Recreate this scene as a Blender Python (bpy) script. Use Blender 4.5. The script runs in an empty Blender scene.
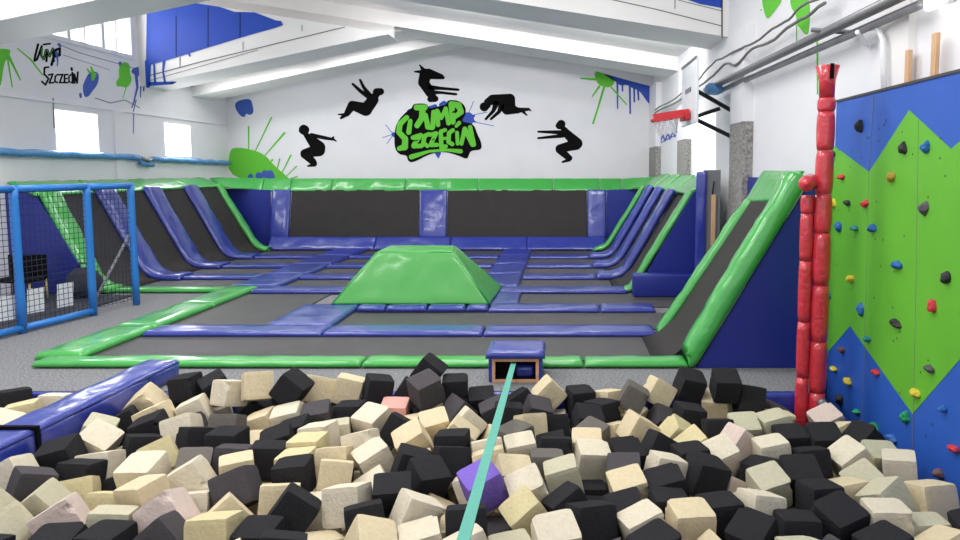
import bpy, bmesh, math, random
from mathutils import Vector, Matrix, Quaternion, noise
from mathutils.geometry import tessellate_polygon
random.seed(11)
sc=bpy.context.scene; COL=sc.collection
# ---------------------------------------------------------------- measuring helpers (survey of the hall from the camera's station)
F=700.0; H=2.4; PT=math.radians(5); U0=560.0; CY=170+F*math.tan(PT)
def ray(u,v):
    x=(u-U0)/F; y=-(v-CY)/F
    return Vector((x, math.cos(PT)+y*math.sin(PT), -math.sin(PT)+y*math.cos(PT)))
CAM=Vector((0,0,H))
def on(u,v,pl):
    p,n=pl; d=ray(u,v); t=(p-CAM).dot(n)/d.dot(n); return CAM+d*t
def AZ(u,v,z=0): return on(u,v,(Vector((0,0,z)),Vector((0,0,1))))
def AY(u,v,y): return on(u,v,(Vector((0,y,0)),Vector((0,1,0))))
def AX(u,v,x): return on(u,v,(Vector((x,0,0)),Vector((1,0,0))))
def proj(p):
    Y=p[1];h=H-p[2]; d=Y*math.cos(PT)+h*math.sin(PT); up=Y*math.sin(PT)-h*math.cos(PT)
    return U0+F*p[0]/d, CY-F*up/d
def wallx(y): return 2.95+.033*(22.5-y)
RN=Vector((1,.033,0)).normalized()
def rplane(off=0): return (Vector((2.95,22.5,0))-RN*off, RN)
# ---------------------------------------------------------------- materials
def lin(c): 
    return tuple(((x/255)/12.92 if x/255<=.04045 else ((x/255+.055)/1.055)**2.4) for x in c)+(1,)
MAT={}
def mat(name,rgb,rough=.6,bump=0,bscale=8,stretch=(1,1,1),var=0,vscale=6,coat=0,metal=0,fine=0,finescale=120,emit=0,spec=.5,sheen=0):
    m=bpy.data.materials.new(name); m.use_nodes=True; nt=m.node_tree; N=nt.nodes; L=nt.links
    b=N['Principled BSDF']; c=lin(rgb); b.inputs['Base Color'].default_value=c
    b.inputs['Roughness'].default_value=rough; b.inputs['Metallic'].default_value=metal
    b.inputs['Coat Weight'].default_value=coat; b.inputs['Coat Roughness'].default_value=.12
    b.inputs['Specular IOR Level'].default_value=spec; b.inputs['Sheen Weight'].default_value=sheen
    if emit:
        b.inputs['Emission Color'].default_value=c; b.inputs['Emission Strength'].default_value=emit
    tc=N.new('ShaderNodeTexCoord'); mp=N.new('ShaderNodeMapping'); mp.inputs['Scale'].default_value=stretch
    L.new(tc.outputs['Object'],mp.inputs['Vector'])
    if var:
        n=N.new('ShaderNodeTexNoise'); n.inputs['Scale'].default_value=vscale; n.inputs['Detail'].default_value=6
        L.new(mp.outputs[0],n.inputs['Vector'])
        r=N.new('ShaderNodeMapRange'); r.inputs[1].default_value=.3; r.inputs[2].default_value=.7
        r.inputs[3].default_value=1-var; r.inputs[4].default_value=1+var
        L.new(n.outputs['Fac'],r.inputs[0])
        mx=N.new('ShaderNodeVectorMath'); mx.operation='SCALE'; mx.inputs[0].default_value=c[:3]
        L.new(r.outputs[0],mx.inputs['Scale']); L.new(mx.outputs[0],b.inputs['Base Color'])
    last=None
    for (s,sca,det) in ((bump,bscale,3),(fine,finescale,2)):
        if s:
            n=N.new('ShaderNodeTexNoise'); n.inputs['Scale'].default_value=sca; n.inputs['Detail'].default_value=det
            n.inputs['Distortion'].default_value=.6 if det==3 else 0
            L.new(mp.outputs[0],n.inputs['Vector'])
            bp=N.new('ShaderNodeBump'); bp.inputs['Strength'].default_value=s; bp.inputs['Distance'].default_value=.03 if det==3 else .004
            L.new(n.outputs['Fac'],bp.inputs['Height'])
            if last: L.new(last.outputs[0],bp.inputs['Normal'])
            last=bp
    if last: L.new(last.outputs[0],b.inputs['Normal'])
    MAT[name]=m; return m
mat('white_paint',(232,231,234),.55,var=.025,vscale=1.2,fine=.25,finescale=40)
mat('beam_paint',(236,233,231),.6,var=.03,vscale=1.0,fine=.15,finescale=30)
mat('blue_vinyl',(40,54,146),.32,bump=.45,bscale=5,coat=.6,fine=.1,finescale=60)
mat('blue_panel',(30,42,132),.45,bump=.12,bscale=2.5,coat=.1)
mat('blue_dark',(24,32,120),.5,bump=.1,bscale=2)
mat('green_vinyl',(64,166,72),.3,bump=.5,bscale=5,coat=.6,fine=.1,finescale=60)
mat('green_smooth',(66,160,66),.36,bump=.15,bscale=2.5,coat=.25)
mat('bed',(72,70,70),.5,var=.12,vscale=3,fine=.5,finescale=160,spec=.35)  # floor beds: lighter grey than the slopes carries their glancing sheen
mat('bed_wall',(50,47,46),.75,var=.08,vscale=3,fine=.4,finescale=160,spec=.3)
mat('joint',(105,104,106),.8)
mat('seam',(16,20,70),.6)
mat('net',(22,30,60),.7)
mat('cage_blue',(40,120,200),.4,bump=.3,bscale=9,coat=.2)
mat('pipe_blue',(92,150,205),.55,bump=.8,bscale=14,var=.15,vscale=9)
mat('pipe_grey',(150,150,155),.5,var=.15,vscale=7,metal=.2)
mat('steel_grey',(128,128,130),.4,metal=.4)
mat('cable',(120,118,116),.7)
mat('pebble',(150,147,143),.9,var=.45,vscale=22,bump=.9,bscale=26)
mat('red_vinyl',(205,48,62),.35,bump=.6,bscale=11,coat=.6)
mat('red_metal',(210,45,55),.4)
mat('black_metal',(24,24,26),.5)
mat('board_white',(238,240,244),.35)
mat('board_grey',(120,122,126),.5)
mat('net_white',(235,235,238),.7)
mat('wood',(205,165,125),.6,var=.15,vscale=4,stretch=(14,14,1))
mat('wood_edge',(215,160,120),.6,var=.1,vscale=9)
mat('hollow',(14,14,18),.8)
mat('teal_strap',(84,164,146),.65,fine=.3,finescale=200,var=.06,vscale=20)
mat('climb_blue',(42,92,186),.5,var=.05,vscale=2)
mat('climb_green',(99,180,46),.5,var=.05,vscale=2)
mat('climb_edge',(70,66,66),.6)
mat('paint_black',(15,14,15),.85,spec=.1)
mat('paint_green',(104,198,62),.7,spec=.2)
mat('paint_dkgreen',(70,140,50),.55)
mat('paint_blue',(12,66,176),.5,var=.06,vscale=3)
mat('paint_blue2',(48,84,176),.5)
mat('paint_grey',(150,160,150),.6)
mat('paper',(240,240,240),.6)
mat('dark_mat',(46,48,56),.9,fine=.4)
mat('frosted',(255,255,255),.5,emit=2.2)
mat('frosted_dim',(250,250,255),.5,emit=.75)
mat('lamp_glow',(255,252,244),.5,emit=6)
mat('strip_yellow',(190,160,90),.6)
mat('pit_lining',(20,24,60),.8)
# carpet: speckled grey
m=mat('carpet',(150,150,153),.95); nt=m.node_tree; N=nt.nodes; L=nt.links; b=N['Principled BSDF']
tc=N.new('ShaderNodeTexCoord'); n1=N.new('ShaderNodeTexNoise'); n1.inputs['Scale'].default_value=38; n1.inputs['Detail'].default_value=8; n1.inputs['Roughness'].default_value=.8
L.new(tc.outputs['Object'],n1.inputs['Vector']); cr=N.new('ShaderNodeValToRGB')
cr.color_ramp.elements[0].position=.36; cr.color_ramp.elements[0].color=lin((66,66,69)); cr.color_ramp.elements[1].position=.64; cr.color_ramp.elements[1].color=lin((152,152,155))
L.new(n1.outputs['Fac'],cr.inputs[0]); L.new(cr.outputs[0],b.inputs['Base Color'])
FOAM={'w':('foam_white',(222,211,188),'white'),'c':('foam_cream',(220,203,168),'cream'),'y':('foam_yellow',(216,202,158),'pale yellow'),
'g':('foam_green',(198,192,166),'pale grey'),'p':('foam_rose',(216,196,186),'pinkish white'),'P':('foam_pink',(226,170,160),'salmon pink'),
'k':('foam_black',(45,44,47),'black'),'d':('foam_charcoal',(80,76,79),'charcoal grey'),'D':('foam_taupe',(112,106,100),'taupe grey'),'v':('foam_violet',(132,106,200),'purple')}
for k,(nm,c,_) in FOAM.items(): mat(nm,c,.95,bump=.35,bscale=13,var=.05,vscale=9,fine=.8,finescale=150,spec=.15)
for nm,c in (('hold_black',(38,38,42)),('hold_red',(205,50,58)),('hold_yellow',(222,196,56)),('hold_blue',(28,98,170)),('hold_green',(24,150,90)),('hold_brown',(110,78,84)),('hold_ochre',(170,140,50)),('hold_grey',(84,78,86)),('hold_teal',(30,130,130)),('hold_slate',(60,110,180))):
    mat(nm,c,.6,bump=.6,bscale=30)
# ---------------------------------------------------------------- object helpers
def setp(o,label=None,cat=None,group=None,kind=None):
    if label: o['label']=label
    if cat: o['category']=cat
    if group: o['group']=group
    if kind: o['kind']=kind
    return o
def link(name,verts,faces,m,parent=None,smooth=False,mats=None,mi=None,bevel=0):
    me=bpy.data.meshes.new(name); me.from_pydata([tuple(v) for v in verts],[],faces)
    for mm in (mats or [m]): me.materials.append(MAT[mm])
    if mi: 
        for p,i in zip(me.polygons,mi): p.material_index=i
    bm=bmesh.new(); bm.from_mesh(me); bmesh.ops.recalc_face_normals(bm,faces=bm.faces); bm.to_mesh(me); bm.free()
    if smooth: 
        for p in me.polygons: p.use_smooth=True
    me.update(); o=bpy.data.objects.new(name,me); COL.objects.link(o)
    if bevel:
        bv=o.modifiers.new('b','BEVEL'); bv.width=bevel; bv.segments=3; bv.limit_method='ANGLE'
        for p in me.polygons: p.use_smooth=True
    if parent: o.parent=parent; o.matrix_parent_inverse=Matrix.Translation(-parent.location) if parent.type=='EMPTY' else Matrix()
    return o
def thing(name,loc,label,cat,group=None):
    o=bpy.data.objects.new(name,None); COL.objects.link(o); o.location=loc; o.empty_display_size=.1
    return setp(o,label,cat,group)
class MB:
    def __init__(s): s.v=[];s.f=[]
    def add(s,vs,fs):
        b=len(s.v); s.v+= [Vector(x) for x in vs]; s.f+=[tuple(b+i for i in f) for f in fs]; return s
    def box(s,x0,x1,y0,y1,z0,z1):
        return s.hexa([(x0,y0,z0),(x1,y0,z0),(x1,y1,z0),(x0,y1,z0),(x0,y0,z1),(x1,y0,z1),(x1,y1,z1),(x0,y1,z1)])
    def hexa(s,p): return s.add(p,[(0,3,2,1),(4,5,6,7),(0,1,5,4),(1,2,6,5),(2,3,7,6),(3,0,4,7)])
    def tube(s,pts,r,n=8,radii=None):
        pts=[Vector(p) for p in pts]; rings=[]; b=len(s.v)
        for i,p in enumerate(pts):
            d=(pts[min(i+1,len(pts)-1)]-pts[max(i-1,0)]).normalized()
            a=d.cross(Vector((0,0,1))); 
            if a.length<.05: a=d.cross(Vector((0,1,0)))
            a.normalize(); c=d.cross(a); rr=radii[i] if radii else r
            for k in range(n):
                t=2*math.pi*k/n; s.v.append(p+a*rr*math.cos(t)+c*rr*math.sin(t))
        for i in range(len(pts)-1):
            for k in range(n):
                s.f.append((b+i*n+k,b+i*n+(k+1)%n,b+(i+1)*n+(k+1)%n,b+(i+1)*n+k))
        s.f.append(tuple(b+k for k in range(n))[::-1]); s.f.append(tuple(b+(len(pts)-1)*n+k for k in range(n)))
        return s
    def prism(s,poly,off):
        """flat polygon (3D pts, coplanar) extruded by off vector; may be concave"""
        poly=[Vector(p) for p in poly]; off=Vector(off); n=len(poly); b=len(s.v)
        tris=tessellate_polygon([poly]); s.v+=poly+[p+off for p in poly]
        for t in tris: s.f.append((b+t[0],b+t[1],b+t[2])); s.f.append((b+n+t[2],b+n+t[1],b+n+t[0]))
        for i in range(n): j=(i+1)%n; s.f.append((b+i,b+j,b+n+j,b+n+i))
        return s
    def make(s,name,m,parent=None,smooth=False,bevel=0): return link(name,s.v,s.f,m,parent,smooth,bevel=bevel)
def struct(name,mb,m,smooth=False,bevel=0,kind='structure'):
    o=mb.make(name,m,None,smooth,bevel); o['kind']=kind; return o
def edge_pts(n,e,flip=0):
    return [0,e*.35,e]+[e+(1-2*e)*i/n for i in range(1,n)]+[1-e,1-e*.35,1]
def pad(name,func,lu,lv,th,m,parent=None,wr=.012,puff=0.0,base=0.0,seed=None,step=.12):
    """closed cushion: func(s,t)->(point,normal); lu, lv lengths in metres"""
    sd=random.random()*50 if seed is None else seed
    nu=max(3,min(60,int(lu/step)));nv=max(3,min(40,int(lv/step)))
    eu=min(.2,.05/lu);ev=min(.2,.05/lv); S=edge_pts(nu,eu);T=edge_pts(nv,ev)
    def prof(x,e):
        d=min(x,1-x)/e
        return .45+.55*math.sqrt(max(0,1-(1-min(1,d))**2)) if d<1 else 1
    V=[];Fc=[];a=len(S);b=len(T)
    for s in S:
        for t in T:
            p,n=func(s,t); q=prof(s,eu)*prof(t,ev)
            w=noise.noise(Vector((p.x*3.1+sd,p.y*3.1,p.z*3.1)))+.6*noise.noise(Vector((p.x*8+sd,p.y*8,p.z*8+3)))
            V.append(p+n*(base+th*q+puff*math.sin(math.pi*s)**.5*math.sin(math.pi*t)**.5*0+puff*(1-(2*t-1)**2)+wr*w*q))
    for s in S:
        for t in T:
            p,n=func(s,t); V.append(p+n*base)
    k=a*b; I=lambda i,j:i*b+j
    for i in range(a-1):
        for j in range(b-1):
            Fc.append((I(i,j),I(i+1,j),I(i+1,j+1),I(i,j+1))); Fc.append((k+I(i,j),k+I(i,j+1),k+I(i+1,j+1),k+I(i+1,j)))
    for i in range(a-1):
        for j in (0,b-1): Fc.append((I(i,j),I(i+1,j),k+I(i+1,j),k+I(i,j)))
    for j in range(b-1):
        for i in (0,a-1): Fc.append((I(i,j),I(i,j+1),k+I(i,j+1),k+I(i,j)))
    return link(name,V,Fc,m,parent,smooth=True)
def quadf(p00,p10,p11,p01,flip=False):
    p=[Vector(x) for x in (p00,p10,p11,p01)]
    n=(p[1]-p[0]).cross(p[3]-p[0]).normalized()
    if flip: n=-n
    def f(s,t): return (p[0]*(1-s)*(1-t)+p[1]*s*(1-t)+p[2]*s*t+p[3]*(1-s)*t, n)
    return f,(p[1]-p[0]).length,(p[3]-p[0]).length
def quadpad(name,c,th,m,parent=None,flip=False,**k):
    f,a,b=quadf(*c,flip=flip); return pad(name,f,a,b,th,m,parent,**k)
def flatpad(name,x0,x1,y0,y1,th,m,z=.02,parent=None,**k):
    return quadpad(name,((x0,y0,z),(x1,y0,z),(x1,y1,z),(x0,y1,z)),th,m,parent,**k)
def pathf(path,y0,y1):
    P=[]
    for a,b in path:
        w=Vector((a,0,b))
        if not P or (w-P[-1]).length>1e-3: P.append(w)
    Ls=[0]
    for i in range(1,len(P)): Ls.append(Ls[-1]+(P[i]-P[i-1]).length)
    def f(s,t):
        d=s*Ls[-1]; i=0
        while i<len(P)-2 and Ls[i+1]<d: i+=1
        q=(d-Ls[i])/max(1e-6,Ls[i+1]-Ls[i]); p=P[i].lerp(P[i+1],q)
        def tan(j): return (P[min(j+1,len(P)-1)]-P[max(j-1,0)]).normalized()
        tg=tan(i).lerp(tan(i+1),q).normalized(); n=Vector((-tg.z,0,tg.x))
        if n.z<0: n=-n
        return Vector((p.x,y0+(y1-y0)*t,p.z)),n
    return f,Ls[-1],abs(y1-y0)
def bend(x0,x1,x2,z1,z0=.02,r=.35):
    """floor from x0 to the foot x1 then up to (x2,z1), rounded at the foot"""
    a=Vector((x1,z0)); d1=Vector((x0-x1,0)).normalized(); d2=Vector((x2-x1,z1-z0)).normalized()
    pts=[(x0,z0)]; 
    for i in range(9):
        t=i/8; p=(a+d1*r)*(1-t)**2+a*2*t*(1-t)+(a+d2*r)*t*t; pts.append((p.x,p.y))
    for i in range(1,5): t=i/4; p=(a+d2*r).lerp(Vector((x2,z1)),t); pts.append((p.x,p.y))
    return pts
def smooth_poly(pts,it=2):
    for _ in range(it):
        q=[]
        for i in range(len(pts)):
            a=pts[i];b=pts[(i+1)%len(pts)]
            q.append((a[0]*.75+b[0]*.25,a[1]*.75+b[1]*.25)); q.append((a[0]*.25+b[0]*.75,a[1]*.25+b[1]*.75))
        pts=q
    return pts
def decal(name,layers,plane,parent=None,label=None,cat=None,group=None,tf=lambda x,y:(x,y)):
    """paint on a wall. layers: (material, lift, [polys], [strokes (x1,y1,r1,x2,y2,r2)])"""
    p,n=plane; nn=-n if (p-CAM).dot(n)>0 else n
    root=None
    for li,(m,lift,polys,strokes) in enumerate(layers):
        mb=MB(); k=0
        for poly in polys:
            pp=smooth_poly(poly) if len(poly)>4 else poly
            mb.prism([on(*tf(*q),(p+nn*(lift+.0004*(k%6)),n)) for q in pp],nn*.003); k+=1
        for (x1,y1,r1,x2,y2,r2) in strokes:
            a=math.atan2(y2-y1,x2-x1); pts=[]
            for i in range(9): t=a+math.pi/2+math.pi*i/8; pts.append((x1+r1*math.cos(t),y1+r1*math.sin(t)))
            for i in range(9): t=a-math.pi/2+math.pi*i/8; pts.append((x2+r2*math.cos(t),y2+r2*math.sin(t)))
            mb.prism([on(*tf(*q),(p+nn*(lift+.0004*(k%6)),n)) for q in pts],nn*.003); k+=1
        if root is None and len(layers)==1: return setp(mb.make(name,m),label,cat,group)
        if root is None:
            root=thing(name,(0,0,0),label,cat,group)
            c=on(*tf(*( (layers[0][2] or [[layers[0][3][0][:2]]])[0][0])),plane); root.location=c
        pn={'paint_black':'black_outline','paint_green':'green_fill','paint_blue':'blue_splash','paint_blue2':'blue_splash','paint_dkgreen':'dark_shading'}.get(m,'paint')
        mb.make(pn,m,root)
    return root
def chain(pts,r):
    """polyline -> strokes"""
    return [(*pts[i],r,*pts[i+1],r) for i in range(len(pts)-1)]
LE=250; LB=85; LW_=120; WS=1.35; EXP=0.06; FL_=75


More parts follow.
